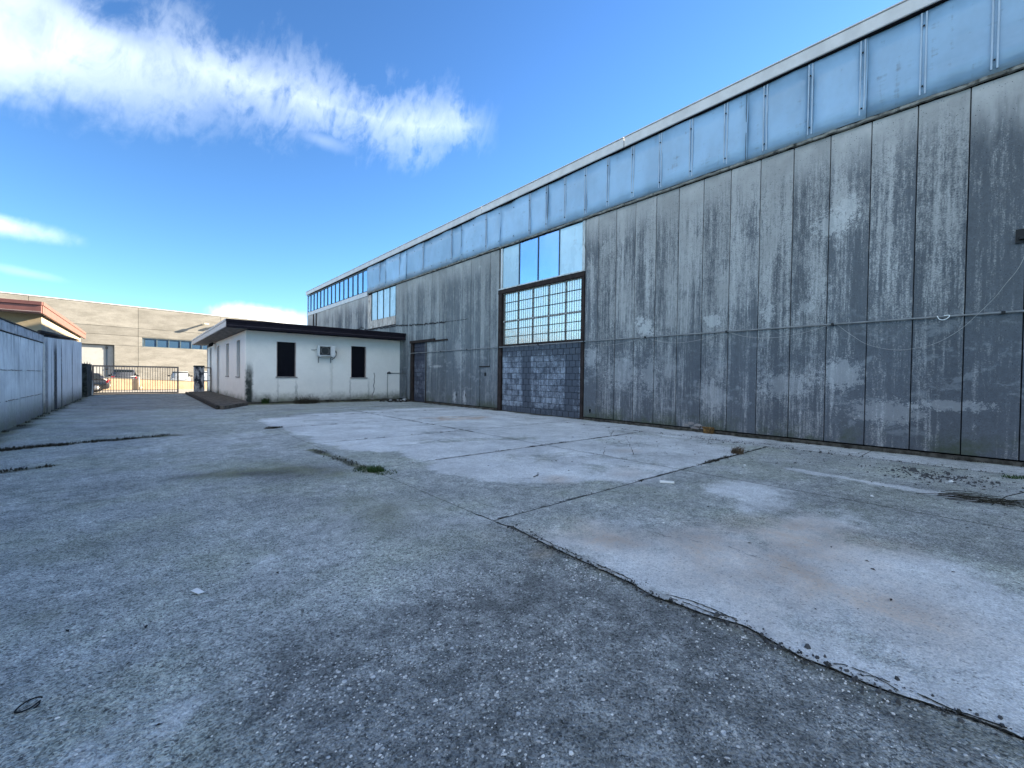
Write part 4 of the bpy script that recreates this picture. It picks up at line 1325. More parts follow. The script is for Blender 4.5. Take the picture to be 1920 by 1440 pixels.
cables = [
    ([(8.50, 2.40), (8.0, 2.30), (7.55, 2.27), (7.0, 2.32), (6.50, 2.41)], 'slack pale cable under the conduit just right of the blocked doorway'),
    ([(6.38, 2.41), (5.9, 2.27), (5.40, 2.225), (4.85, 2.28), (4.36, 2.40)], 'middle slack pale cable looping under the conduit'),
    ([(4.22, 2.40), (3.8, 2.27), (3.32, 2.225), (2.85, 2.27), (2.33, 2.40)], 'slack pale cable loop left of the big drooping one'),
    ([(2.16, 2.40), (1.95, 2.20), (1.68, 1.99), (1.30, 1.88), (0.98, 1.91), (0.75, 1.99), (0.50, 2.18), (0.31, 2.41), (0.12, 2.67), (0.01, 2.87), (-0.10, 3.06), (-0.17, 3.25), (-0.26, 3.6)], 'long drooping cable that climbs to the iron bracket on the warehouse'),
]
for pts, lab in cables:
    xx = W - 0.075
    c = part('cable', MB().tube(catmull([(xx, a, b) for a, b in pts]), 0.0034, 6), M['cable'])
    tag(c, lab, 'cable', 'slack cables on the warehouse wall')
c = part('cable_tie', MB().tube(catmull([(W - 0.07, 0.77, 2.445), (W - 0.075, 0.745, 2.39), (W - 0.08, 0.70, 2.37), (W - 0.075, 0.65, 2.39), (W - 0.07, 0.62, 2.44), (W - 0.07, 0.69, 2.445)]), 0.006, 6), M['paper'])
tag(c, 'short white tie hanging in a loop on the conduit', 'cable tie')

# rusty iron box at the foot of the wall
rb = part('iron_box', MB().box(W - 0.22, W - 0.09, 4.50, 4.72, 0.0, 0.15, 0.01).box(W - 0.235, W - 0.215, 4.48, 4.74, 0.12, 0.165, 0.004).box(W - 0.226, W - 0.219, 4.56, 4.66, 0.03, 0.10), M['rustbox'])
tag(rb, 'small rusty iron box standing at the foot of the warehouse wall', 'iron box')

# ------------------------------------------------------------------ the office
YO, XC = 21.20, 3.37
of = thing('office', 'low white office with flat overhanging roof built against the warehouse', 'office building', (6.9, 28.0, 0))


def holes_wall(u0, u1, z0, z1, holes):
    """rectangles that tile a wall around its openings: (ua, ub, za, zb)"""
    us = sorted({u0, u1, *[h[0] for h in holes], *[h[1] for h in holes]})
    out = []
    for a, b in zip(us[:-1], us[1:]):
        cut = sorted([(h[2], h[3]) for h in holes if h[0] <= a + 1e-6 and h[1] >= b - 1e-6])
        z = z0
        for c, d in cut:
            if c > z + 1e-6:
                out.append((a, b, z, c))
            z = d
        if z < z1 - 1e-6:
            out.append((a, b, z, z1))
    return out


fw = [(4.56, 5.31, 1.18, 2.74), (7.86, 8.58, 1.18, 2.73)]
mb = MB()
for a, b, c, d in holes_wall(XC, W + 0.02, -0.05, 3.15, fw):
    mb.box(a, b, YO, YO + 0.28, c, d)
part('front_wall', mb, M['office'], of)
sw = [(22.66, 23.56, 1.16, 2.83), (25.91, 26.83, 1.16, 2.84), (29.44, 30.53, 0.05, 2.88), (33.02, 33.98, 1.16, 2.91)]
mb = MB()
for a, b, c, d in holes_wall(YO + 0.28, 35.45, -0.05, 3.15, sw):
    mb.box(XC, XC + 0.28, a, b, c, d)
part('side_wall', mb, M['office_side'], of)
part('back_wall', MB().box(XC, W, 35.17, 35.45, -0.05, 3.15), M['office_side'], of)
for i, (a, b, c, d) in enumerate(fw):
    wn = part('window', MB().box(a - 0.06, b + 0.08, YO - 0.06, YO + 0.12, c - 0.045, c - 0.002, 0.006), M['sill'], of)
    part('pane', MB().box(a, b, YO + 0.14, YO + 0.15, c, d), M['glass_dark'], wn)
    part('frame', MB().box(a, a + 0.03, YO + 0.10, YO + 0.138, c, d).box(b - 0.03, b, YO + 0.10, YO + 0.138, c, d).box(a + 0.03, b - 0.03, YO + 0.10, YO + 0.138, d - 0.03, d), M['black'], wn)
    part('reveal', MB().box(b - 0.004, b + 0.022, YO - 0.006, YO + 0.10, c, d), M['reveal'], wn)
    part('reveal', MB().box(a - 0.022, a + 0.004, YO - 0.006, YO + 0.10, c, d), M['reveal'], wn)
for i, (a, b, c, d) in enumerate(sw):
    nm = 'door' if c < 0.5 else 'side_window'
    wn = part(nm, MB().box(XC + 0.12, XC + 0.14, a, b, c, d), M['shutter'], of)
    if nm == 'door':
        part('threshold', MB().box(XC - 0.04, XC + 0.11, a - 0.03, b + 0.03, c - 0.05, c - 0.002), M['sill'], wn)
    else:
        part('sill', MB().box(XC - 0.05, XC + 0.11, a - 0.05, b + 0.05, c - 0.04, c - 0.002, 0.005), M['sill'], wn)
        sl = MB()
        z = c
        while z < d - 0.05:
            sl.box(XC + 0.112, XC + 0.119, a + 0.01, b - 0.01, z + 0.004, z + 0.046)
            z += 0.05
        part('shutter_slats', sl, M['shutter'], wn, kind='stuff')
RX0, RX1, RY0, RY1 = 2.57, 10.44, 20.52, 35.9
part('roof', MB().box(RX0 + 0.05, RX1 - 0.02, RY0 + 0.05, RY1, 3.20, 3.47), M['roofing'], of)
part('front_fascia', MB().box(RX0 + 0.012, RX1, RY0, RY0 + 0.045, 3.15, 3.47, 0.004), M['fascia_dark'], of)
part('front_gutter', MB().box(RX0, RX1 + 0.01, RY0 - 0.02, RY0 - 0.002, 3.39, 3.50, 0.004), M['fascia_dark'], of)
part('front_bead', MB().box(RX0 + 0.02, RX1, RY0 - 0.006, RY0 - 0.001, 3.245, 3.262), M['fascia_line'], of)
part('side_fascia', MB().box(RX0, RX0 + 0.045, RY0 + 0.05, RY1, 3.19, 3.41, 0.004), M['fascia_pale'], of)
part('side_gutter', MB().box(RX0 - 0.02, RX0 + 0.03, RY0 + 0.02, RY1 + 0.02, 3.415, 3.50, 0.004), M['fascia_pale'], of)
yy = RY0 + 0.05
while yy < RY1 - 0.1:
    y1 = min(RY1, yy + 0.92)
    part('soffit_board', MB().box(RX0 + 0.05, XC, yy + 0.008, y1 - 0.008, 3.172, 3.19), M['soffit'], of)
    yy = y1
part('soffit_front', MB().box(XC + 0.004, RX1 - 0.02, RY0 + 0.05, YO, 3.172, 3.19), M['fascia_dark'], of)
part('cable_duct', MB().box(6.89, 6.92, YO - 0.022, YO - 0.001, 0.15, 2.0), M['office'], of)
cr = MB()
cpts = [(9.02, 1.42), (9.06, 1.25), (9.03, 1.1), (9.05, 0.95), (9.0, 0.75), (9.04, 0.6), (9.02, 0.45), (8.95, 0.32), (8.93, 0.10), (8.93, 0.0)]
for (a, b), (c, d) in zip(cpts[:-1], cpts[1:]):
    wd = 0.022 + 0.05 * max(0, 0.5 - b)
    cr.add([(a - wd, YO - 0.003, b), (a + wd, YO - 0.003, b), (c + wd, YO - 0.003, d), (c - wd, YO - 0.003, d)], [(0, 1, 2, 3)])
part('plaster_crack', cr, M['sill'], of)
bs = MB()
xs = XC
while xs < W:
    x1 = min(W, xs + random.uniform(0.15, 0.4))
    bs.box(xs, x1 - 0.004, YO - 0.03 - random.uniform(0, 0.02), YO - 0.002, -0.03, 0.05 + random.uniform(0, 0.05))
    xs = x1
part('base_course', bs, M['plinth'], of)

fl = thing('floodlight', 'black floodlight fixed under the eave of the office', 'floodlight', (3.2, 31.0, 2.9))
part('arm', MB().box(3.22, 3.365, 30.98, 31.02, 3.04, 3.08), M['black'], fl)
part('lamp_head', MB().add([(3.22, 30.82, 2.92), (3.22, 31.18, 2.92), (3.22, 31.18, 3.14), (3.22, 30.82, 3.14), (2.98, 30.76, 2.80), (2.98, 31.24, 2.80), (3.02, 31.24, 3.04), (3.02, 30.76, 3.04)], [(0, 1, 2, 3), (7, 6, 5, 4), (0, 4, 5, 1), (1, 5, 6, 2), (2, 6, 7, 3), (3, 7, 4, 0)]), M['black'], fl)

ac = thing('air_conditioner', 'white outdoor air conditioner unit on brackets between the office windows', 'air conditioner', (6.55, 21.05, 2.15))
part('casing', MB().box(6.20, 6.98, 20.86, YO - 0.10, 2.16, 2.66, 0.02), M['white'], ac)
part('fan_recess', MB().box(6.27, 6.74, 20.852, 20.858, 2.21, 2.61), M['grille'], ac)
rod = MB().box(-0.0035, 0.0035, 20.838, 20.845, 2.215, 2.605).mesh('grille_rod', M['shutter'])
for k in range(9):
    part('grille_rod', rod, None, ac, (6.31 + k * 0.0485, 0, 0))
part('fan_ring', MB().tube([(6.505 + 0.18 * math.cos(a), 20.848, 2.41 + 0.18 * math.sin(a)) for a in np.linspace(0, 2 * math.pi, 17)[:-1]], 0.008, 5, True), M['pipe'], ac)
part('seam', MB().box(6.755, 6.76, 20.852, 20.859, 2.18, 2.64), M['grille'], ac)
for xx in (6.30, 6.86):
    part('foot', MB().box(xx - 0.05, xx + 0.05, 20.84, 20.93, 2.12, 2.158, 0.01), M['white'], ac)
    part('bracket', MB().box(xx - 0.015, xx + 0.015, 20.84, YO, 2.09, 2.118).box(xx - 0.015, xx + 0.015, YO - 0.03, YO, 1.85, 2.088), M['pipe'], ac)
part('refrigerant_pipe', MB().tube(catmull([(6.99, 20.98, 2.40), (7.06, 20.98, 2.38), (7.08, 21.05, 2.25), (7.02, 21.17, 2.1), (6.91, 21.185, 2.02)]), 0.016, 6), M['pipe'], ac)
part('valve', MB().box(6.985, 7.04, 20.95, 21.01, 2.36, 2.44, 0.01), M['grille'], ac)
part('drain_hose', MB().tube([(5.98, 21.17, 2.44), (6.10, 21.15, 2.44), (6.19, 21.05, 2.46)], 0.012, 6), M['pipe'], ac)

wp = thing('water_pipe', 'thin water pipe with a tap on the right end of the office wall', 'water pipe', (9.74, 21.17, 0.0))
part('riser', MB().tube([(9.74, YO - 0.025, 0.10), (9.74, YO - 0.025, 1.38)], 0.013, 6), M['pipe'], wp)
part('branch', MB().tube([(9.78, YO - 0.025, 1.42), (10.36, YO - 0.025, 1.42), (10.38, 20.9, 1.42), (10.38, 20.4, 1.42)], 0.014, 6), M['bar'], wp)
part('tap', MB().box(9.72, 9.92, YO - 0.07, YO - 0.01, 1.385, 1.455, 0.012).box(9.80, 9.84, YO - 0.09, YO - 0.03, 1.456, 1.50, 0.006), M['black'], wp)
part('lever', MB().tube([(10.39, 20.75, 1.42), (10.39, 20.75, 1.75)], 0.014, 6).tube([(10.39, 20.75, 1.27), (10.39, 20.35, 1.27), (10.39, 20.35, 0.10)], 0.011, 6), M['bar'], wp)

walk = part('walkway', MB().prism([(2.12, 18.35), (2.22, 18.22), (3.30, 20.25), (XC, 21.15), (XC - 0.003, 34.2), (2.20, 33.0)], -0.03, 0.13), M['step'])
tag(walk, 'raised damp walkway along the left side of the office', 'walkway', None, 'structure')
kb = MB()
yy = 18.4
while yy < 32.5:
    y1 = yy + 0.95
    kb = MB().box(2.02, 2.115, yy + 0.006, y1 - 0.006, -0.03, 0.14 + random.uniform(-0.008, 0.008), 0.012)
    part('kerb_stone', kb, M['kerb'], walk)
    yy = y1

# ------------------------------------------------------------------ left boundary wall and the annexe behind it
bw = thing('boundary_wall', 'weathered white concrete boundary wall topped with square coping tiles at the left', 'wall', (XL - 0.1, 8.0, 0))
part('wall_face', MB().box(XL - 0.18, XL, -26, 18.98, -0.05, 2.14), M['bwall'], bw)
tile_me = MB().box(-0.26, 0.03, -0.485, 0.485, 0.0, 0.215, 0.008).mesh('coping_tile', M['coping'])
k = 0
yy = 18.46
while yy > -25.5:
    part('coping_tile', tile_me, None, bw, (XL + random.uniform(-0.006, 0.006), yy, 2.148), (0, random.uniform(-.012, .012), 0))
    yy -= 0.99
part('cap_strip', MB().box(XL - 0.28, XL + 0.045, -26, 18.98, 2.365, 2.392), M['bitumen'], bw)
part('joint_line', MB().box(XL + 0.001, XL + 0.006, -26, 18.98, 2.125, 2.146), M['darkgap'], bw)
mb = MB()
for zz, sd in ((1.30, 3), (0.62, 4)):
    mb.add(*wall_ribbon([(1.0, zz), (9.0, zz + 0.02), (18.9, zz)], 0.016, sd, 0.12, 0.25, XL + 0.003))
part('form_line', mb, M['sill'], bw)
bw2 = thing('party_wall', 'taller white wall with black drip stains under the red roofed annexe', 'wall', (XL - 0.05, 24.0, 0))
ya, yb, za, zb = 19.0, 29.6, 2.40, 2.72
part('wall_face', MB().add([(XL - 0.036, ya, -0.05), (XL + 0.03, ya, -0.05), (XL + 0.03, yb, -0.05), (XL - 0.036, yb, -0.05), (XL - 0.036, ya, za), (XL + 0.03, ya, za), (XL + 0.03, yb, zb), (XL - 0.036, yb, zb)],
                           [(3, 2, 1, 0), (4, 5, 6, 7), (0, 1, 5, 4), (1, 2, 6, 5), (2, 3, 7, 6), (3, 0, 4, 7)]), M['bwall2'], bw2)
part('cap_flashing', MB().tube([(XL + 0.03, 18.2, 2.42), (XL + 0.035, 22.0, 2.55), (XL + 0.035, 25.0, 2.66), (XL + 0.02, 28.2, 2.75)], [0.06, 0.055, 0.05, 0.03], 8), M['bitumen'], bw2)
part('lower_flashing', MB().tube([(XL + 0.03, 18.9, 2.36), (XL + 0.03, 22.0, 2.47), (XL + 0.03, 25.0, 2.59)], [0.03, 0.028, 0.015], 6), M['bitumen'], bw2)

an = thing('annexe', 'yellow annexe with a red brown flat roof behind the boundary wall', 'building', (-7.0, 24.5, 0))
part('wall', MB().box(-12, XL - 0.04, 19.05, 30.0, -0.3, 3.02), M['annexe'], an)
part('roof', MB().box(-12.6, -2.22, 18.35, 30.85, 3.03, 3.23), M['roofing'], an)
part('front_fascia', MB().box(-12.6, -2.175, 18.27, 18.34, 2.965, 3.19, 0.006).box(-12.6, -2.16, 18.25, 18.34, 3.195, 3.30, 0.006), M['redroof'], an)
part('front_trim', MB().box(-12.6, -2.18, 18.262, 18.268, 3.00, 3.014), M['reveal'], an)
part('side_fascia', MB().box(-2.212, -2.15, 18.345, 30.9, 2.965, 3.19, 0.006).box(-2.212, -2.135, 18.345, 30.92, 3.195, 3.30, 0.006), M['redroof_side'], an)
part('soffit', MB().box(-12.5, -2.22, 18.345, 19.04, 3.0, 3.028), M['reveal'], an)

# ------------------------------------------------------------------ gate and its pillars
YG = 33.35
gt = thing('gate', 'grey brown barred steel gate closing the driveway', 'gate', (-0.2, YG, 0))
part('top_rail', MB().box(-2.08, 1.74, YG - 0.03, YG + 0.03, 1.58, 1.665, 0.006), M['gate'], gt)
part('bottom_rail', MB().box(-2.08, 1.74, YG - 0.035, YG + 0.035, 0.045, 0.125, 0.006), M['gate'], gt)
part('lower_rail', MB().box(-2.0, 1.66, YG - 0.015, YG + 0.015, 0.235, 0.265), M['gate'], gt)
part('stile', MB().box(1.66, 1.74, YG - 0.03, YG + 0.03, 0.127, 1.578, 0.005), M['gate'], gt)
part('stile', MB().box(-2.08, -2.0, YG - 0.03, YG + 0.03, 0.127, 1.578, 0.005), M['gate'], gt)
bar_me = MB().box(-0.012, 0.012, -0.012, 0.012, 0.126, 1.579).mesh('gate_bar', M['gate'])
nb = 32
for k in range(1, nb):
    part('gate_bar', bar_me, None, gt, (-2.0 + 3.66 * k / nb, YG, 0))
part('rail_track', MB().box(-2.2, 2.45, YG - 0.05, YG + 0.05, 0.0, 0.028), M['kerb'], gt)
part('catch_post', MB().box(-2.10, -2.03, YG - 0.16, YG - 0.09, 0.0, 0.80, 0.005), M['winframe'], gt)


def rough_box(x0, x1, y0, y1, z0, z1, n=6, amp=0.03, seed=1):
    r = random.Random(seed)
    vs, fs = [], []
    for j in range(n + 1):
        z = z0 + (z1 - z0) * j / n
        for (x, y) in ((x0, y0), ((x0 + x1) / 2, y0), (x1, y0), (x1, (y0 + y1) / 2), (x1, y1), (x0, y1)):
            vs.append((x + r.uniform(-amp, amp), y + r.uniform(-amp, amp), z + (r.uniform(-amp, amp) if 0 < j < n else 0)))
    for j in range(n):
        for k in range(6):
            a, b = j * 6 + k, j * 6 + (k + 1) % 6
            fs.append((a, b, b + 6, a + 6))
    fs.append(tuple(range(5, -1, -1)))
    fs.append(tuple(n * 6 + k for k in range(6)))
    return MB().add(vs, fs)


gp = thing('gate_pillar', 'dark mossy gate pillar with spikes on top, left of the gate', 'gate pillar', (-2.3, 32.4, 0))
part('shaft', rough_box(-2.50, -2.08, 30.4, 33.2, -0.05, 1.70, 7, 0.02, 3), M['pillar_dark'], gp)
for k in range(5):
    part('spike', MB().tube([(-2.44 + 0.085 * k, 31.2 + 0.3 * k, 1.70), (-2.44 + 0.085 * k, 31.2 + 0.3 * k, 1.80 + 0.05 * (k % 2))], [0.022, 0.004], 5), M['pillar_dark'], gp)
gp2 = thing('gate_pillar', 'gate pillar with flaking white paint between the gate and the office', 'gate pillar', (2.75, 33.0, 0))
part('shaft', rough_box(2.48, 2.98, 32.8, 33.3, -0.05, 1.68, 7, 0.012, 9), M['pillar_flake'], gp2)
part('cap', MB().box(2.46, 3.00, 32.78, 33.32, 1.66, 1.76, 0.02), M['pillar_dark'], gp2)
fnc = thing('railing', 'short dark railing joining the flaking pillar to the office wall', 'railing', (3.2, 33.1, 0))
part('rail', MB().box(3.0, 3.36, 33.08, 33.12, 1.60, 1.66), M['gate'], fnc)
part('rail', MB().box(3.0, 3.36, 33.08, 33.12, 0.80, 0.84), M['gate'], fnc)
part('post', MB().box(3.31, 3.36, 33.06, 33.14, 0, 1.598), M['gate'], fnc)

# ------------------------------------------------------------------ beyond the gate
LW0, LW1 = Vector((-2.4, 49.6)), Vector((3.6, 51.1))
ld = (LW1 - LW0).normalized()
lnr = Vector((-ld.y, ld.x))
def lwp(s, o):
    p = LW0 + ld * s + lnr * o
    return (p.x, p.y)
low = thing('low_wall', 'low tan wall in full sun across the road', 'wall', (LW0.x, LW0.y, -0.25))
for a, b in ((-14, -9), (-9, -4.5), (-4.5, 0.0), (0.0, 2.28), (2.33, 6.2), (6.2, 11), (11, 16)):
    zt = lambda s: 0.78 - 0.047 * max(-3, min(8, s))
    q = [lwp(a + 0.01, 0), lwp(b - 0.01, 0), lwp(b - 0.01, 0.2), lwp(a + 0.01, 0.2)]
    part('wall_section', MB().prism(q, -0.3, [zt(a), zt(b), zt(b), zt(a)]), M['lowwall'], low)
    q = [lwp(a + 0.01, -0.03), lwp(b - 0.01, -0.03), lwp(b - 0.01, 0.23), lwp(a + 0.01, 0.23)]
    part('coping', MB().prism(q, [zt(a) + 0.003, zt(b) + 0.003, zt(b) + 0.003, zt(a) + 0.003], [zt(a) + 0.05, zt(b) + 0.05, zt(b) + 0.05, zt(a) + 0.05]), M['farpanel'], low)
q = lwp(2.305, -0.10)
pst = part('drain_post', MB().tube([(q[0], q[1], -0.26), (q[0], q[1], 0.86)], 0.06, 8).tube([(q[0] + 0.02, q[1] - 0.05, -0.2), (q[0] + 0.16, q[1] - 0.08, 0.0)], 0.05, 6), M['post_white'])
tag(pst, 'slim cream post standing against the low tan wall', 'post')

FA = math.radians(14.0)
fbd = thing('factory', 'large pale concrete factory with a row of blue windows beyond the gate', 'factory', (-0.68, 64.2, 0), FA)
KS = 1.143
def fz(z):
    return 1.3 + (z - 1.3) * KS
cols = [(-40, -16.07), (-16.07, -7.83), (-7.83, 0.43), (0.43, 8.67), (8.67, 16.9), (16.9, 25.1), (25.1, 45)]
zr = [-0.1, fz(3.86), fz(4.82), fz(5.62), fz(7.70)]
door = (-7.6, -1.60, fz(3.80))
win = (0.80, 14.6, fz(3.86), fz(4.74))
for ca, cb in cols:
    for ri, (z0, z1) in enumerate(zip(zr[:-1], zr[1:])):
        a, b = ca, cb
        segs = [(a, b, z0, z1)]
        if ri == 0 and a == -7.83:
            segs = [(-7.83, door[0], z0, z1), (door[1], b, z0, z1)]
        if ri == 1 and a == 0.43:
            segs = [(a, win[0], z0, z1), (win[0], b, win[3], z1)]
        if ri == 1 and a == 8.67:
            segs = [(win[1], b, z0, z1), (a, win[1], win[3], z1)]
        for (p, q, r0, r1) in segs:
            if q - p > 0.02 and r1 - r0 > 0.02:
                part('precast_panel', MB().box(p + 0.015, q - 0.015, 0.0, 0.2, r0 + 0.012, r1 - 0.012, 0.01), M['farpanel'], fbd)
part('core', MB().box(-40, 45, 0.5, 40, -0.1, zr[-1] - 0.1), M['farpanel'], fbd)
part('panel_backing', MB().box(-40, door[0] - 0.02, 0.21, 0.3, -0.1, zr[-1] - 0.05).box(door[1] + 0.02, win[0], 0.21, 0.3, -0.1, zr[-1] - 0.05).box(win[0], 45, 0.21, 0.3, win[3] + 0.01, zr[-1] - 0.05), M['sill'], fbd)
part('coping', MB().box(-40, 45, -0.05, 0.5, zr[-1], zr[-1] + 0.07), M['fascia'], fbd)
dr = part('sliding_door', MB().box(door[0], -4.2, 0.32, 0.36, -0.1, door[2]).box(-4.17, -2.18, 0.32, 0.36, -0.1, door[2]).box(-2.12, door[1], 0.32, 0.36, -0.1, door[2]), M['fardoor'], fbd)
part('door_bar', MB().box(-2.19, -2.11, 0.24, 0.31, -0.1, door[2] - 0.1), M['mullion'], dr)
part('door_seam', MB().box(-4.21, -4.16, 0.29, 0.33, -0.1, door[2]), M['mullion'], dr)
part('hinge', MB().box(-2.24, -2.06, 0.22, 0.30, door[2] - 0.35, door[2] - 0.18).box(-2.24, -2.06, 0.22, 0.30, 1.50, 1.64), M['black'], dr)
wr = part('window_row', MB().box(win[0], win[1], 0.02, 0.2, win[2] - 0.06, win[2] + 0.05).box(win[0], win[1], 0.05, 0.2, win[3] - 0.08, win[3]).box(win[0], win[0] + 0.22, 0.10, 0.2, win[2] + 0.05, win[3] - 0.08), M['mullion'], fbd)
nwin = 12
for k in range(nwin):
    a = win[0] + 0.22 + (win[1] - win[0] - 0.22) * k / nwin
    b = win[0] + 0.22 + (win[1] - win[0] - 0.22) * (k + 1) / nwin
    part('pane', MB().box(a + 0.05, b - 0.05, 0.17, 0.18, win[2] + 0.05, win[3] - 0.08), M['glass_far'], wr)
    part('mullion', MB().box(a - 0.05, a + 0.05, 0.10, 0.19, win[2] + 0.05, win[3] - 0.08), M['mullion'], wr)
part('window_backing', MB().box(win[0], win[1], 0.25, 0.3, win[2] - 0.05, win[3]), M['darkgap'], fbd)
for s_, z_ in ((9.15, fz(6.98)), (6.75, fz(6.62))):
    part('wall_lamp', MB().box(s_ - 0.12, s_ + 0.12, -0.75, 0.0, z_ - 0.05, z_ + 0.05).box(s_ - 0.25, s_ + 0.25, -1.05, -0.70, z_ - 0.09, z_ + 0.09, 0.03), M['post_white'], fbd)


# ------------------------------------------------------------------ cars
def loft(rings, close=True):
    n = len(rings[0])
    vs = [p for r in rings for p in r]
    fs = []
    for i in range(len(rings) - 1):
        for k in range(n):
            a, b = i * n + k, i * n + (k + 1) % n
            fs.append((a, b, b + n, a + n))
    fs.append(tuple(range(n - 1, -1, -1)))
    fs.append(tuple((len(rings) - 1) * n + k for k in range(n)))
    return vs, fs


def car(name, label, loc, rotz, paint, L=4.1, Wd=1.74, H=1.48, estate=0.0):
    """hatchback; its nose points along local -y"""
    t = new_mat(name + '_paint', 0.25, 0.5)
    t.put(t.b.inputs['Base Color'], paint)
    t.b.inputs['Coat Weight'].default_value = 0.6
    pm = t.m_
    th = thing(name, label, 'car', loc, rotz if rotz else 1e-5, 'cars beyond the gate')
    hw = Wd / 2
    def ring(y, wv, z0, z1, zc):
        w2 = hw * wv
        return [(-w2 * 0.92, y, z0), (-w2, y, z0 + 0.18), (-w2, y, zc), (-w2 * 0.90, y, z1), (w2 * 0.90, y, z1), (w2, y, zc), (w2, y, z0 + 0.18), (w2 * 0.92, y, z0)]
    h2 = -L / 2
    st = [(h2, 0.80, 0.30, 0.62, 0.55), (h2 + 0.12, 0.93, 0.20, 0.74, 0.62), (h2 + 0.5, 1.0, 0.18, 0.84, 0.70), (h2 + 1.05, 1.0, 0.18, 0.93, 0.80), (0.0, 1.0, 0.18, 0.95, 0.86), (L / 2 - 0.6, 1.0, 0.18, 0.97, 0.88), (L / 2 - 0.15, 0.96, 0.22, 0.95, 0.84), (L / 2, 0.88, 0.32, 0.86, 0.70)]
    m = MB().add(*loft([ring(*s) for s in st]), True)
    body = part('body', m, pm, th)
    # cabin
    def cring(y, wv, z, zt):
        return [(-hw * wv, y, 0.90), (-hw * wv * 0.985, y, z), (-hw * wv * 0.80, y, zt), (hw * wv * 0.80, y, zt), (hw * wv * 0.985, y, z), (hw * wv, y, 0.90)]
    rear = L / 2 - 0.10
    cab = [(h2 + 1.05, 0.93, 0.905, 0.92), (h2 + 1.75, 0.95, 1.02, H - 0.06), (0.2, 0.96, 1.05, H), (rear - 0.55 + estate, 0.95, 1.05, H - 0.03), (rear, 0.90, 0.93, 0.96)]
    part('roof', MB().add(*loft([cring(*s) for s in cab]), True), pm, th)
    def quad(pts, nm, mat, par=th):
        return part(nm, MB().add(pts, [(0, 1, 2, 3)]), mat, par)
    e = 0.012
    def lerp(a, b, k):
        return tuple(a[i] + (b[i] - a[i]) * k for i in range(3))
    a, b = cring(*cab[0]), cring(*cab[1])
    quad([lerp(a[1], b[1], .1), lerp(a[4], b[4], .1), lerp(a[3], b[3], .95), lerp(a[2], b[2], .95)], 'windscreen', M['glass_car']).location.z += e
    o = th.children[-1]
    a, b = cring(*cab[4]), cring(*cab[3])
    q = [lerp(a[1], b[1], .12), lerp(a[4], b[4], .12), lerp(a[3], b[3], .92), lerp(a[2], b[2], .92)]
    q = [(p[0] * 0.93, p[1] + 0.02, p[2] + 0.01) for p in q]
    quad([q[1], q[0], q[3], q[2]], 'rear_window', M['glass_car'])
    for s in (-1, 1):
        xx = lambda z: s * (hw * 0.955 - (z - 1.0) * hw * 0.28 + 0.012)
        y0, y1 = h2 + 1.35, rear - 0.42 + estate
        quad([(xx(0.99), y0, 0.99), (xx(0.99), y1 + 0.15, 0.99), (xx(H - 0.12), y1 - 0.12, H - 0.12), (xx(H - 0.12), y0 + 0.48, H - 0.12)], 'side_window', M['glass_car'])
        part('mirror', MB().box(s * hw * 0.98, s * (hw + 0.20), h2 + 1.25, h2 + 1.37, 0.93, 1.06, 0.03), M['black'], th)
        part('headlight', MB().box(s * hw * 0.55, s * hw * 0.86, h2 + 0.02, h2 + 0.16, 0.60, 0.73, 0.02), M['headlamp'], th)
        part('tail_light', MB().box(s * hw * 0.70, s * hw * 0.955, L / 2 - 0.16, L / 2 - 0.005, 0.70, 0.93, 0.03), M['redlamp'], th)
        for yy in (h2 + 0.80, L / 2 - 0.72):
            wl = part('wheel', MB().tube([(s * (hw - 0.20), yy, 0.31), (s * (hw + 0.005), yy, 0.31)], 0.31, 16), M['tyre'], th)
            part('rim', MB().tube([(s * (hw - 0.02), yy, 0.31), (s * (hw + 0.012), yy, 0.31)], 0.20, 12), M['rim'], wl)
    part('bumper', MB().box(-hw * 0.88, hw * 0.88, L / 2 - 0.10, L / 2 + 0.035, 0.34, 0.55, 0.04), pm, th)
    part('bumper', MB().box(-hw * 0.82, hw * 0.82, h2 - 0.035, h2 + 0.10, 0.32, 0.50, 0.04), pm, th)
    part('number_plate', MB().box(-0.26, 0.26, L / 2 + 0.036, L / 2 + 0.045, 0.60 - 0.16, 0.60 - 0.05), M['plate'], th)
    return th


car('parked_car', 'black car with a red tail light on the road behind the mossy pillar', (-3.85, 45.6, -0.25), math.radians(-92), (0.010, 0.011, 0.014), 4.0, 1.72, 1.46)
car('parked_car', 'dark grey hatchback showing its rear window over the low tan wall', (-1.22, 53.0, -0.02), math.radians(180 + 2), (0.055, 0.06, 0.07), 4.1, 1.78, 1.56)
car('parked_car', 'silver grey car parked behind the low wall near the flaking pillar', (3.02, 55.2, -0.02), math.radians(-3), (0.36, 0.38, 0.38), 4.2, 1.60, 1.46, 0.2)
car('parked_car', 'pale blue white car mostly hidden behind the flaking pillar', (5.25, 56.2, -0.02), math.radians(4), (0.50, 0.55, 0.60), 4.2, 1.72, 1.50)

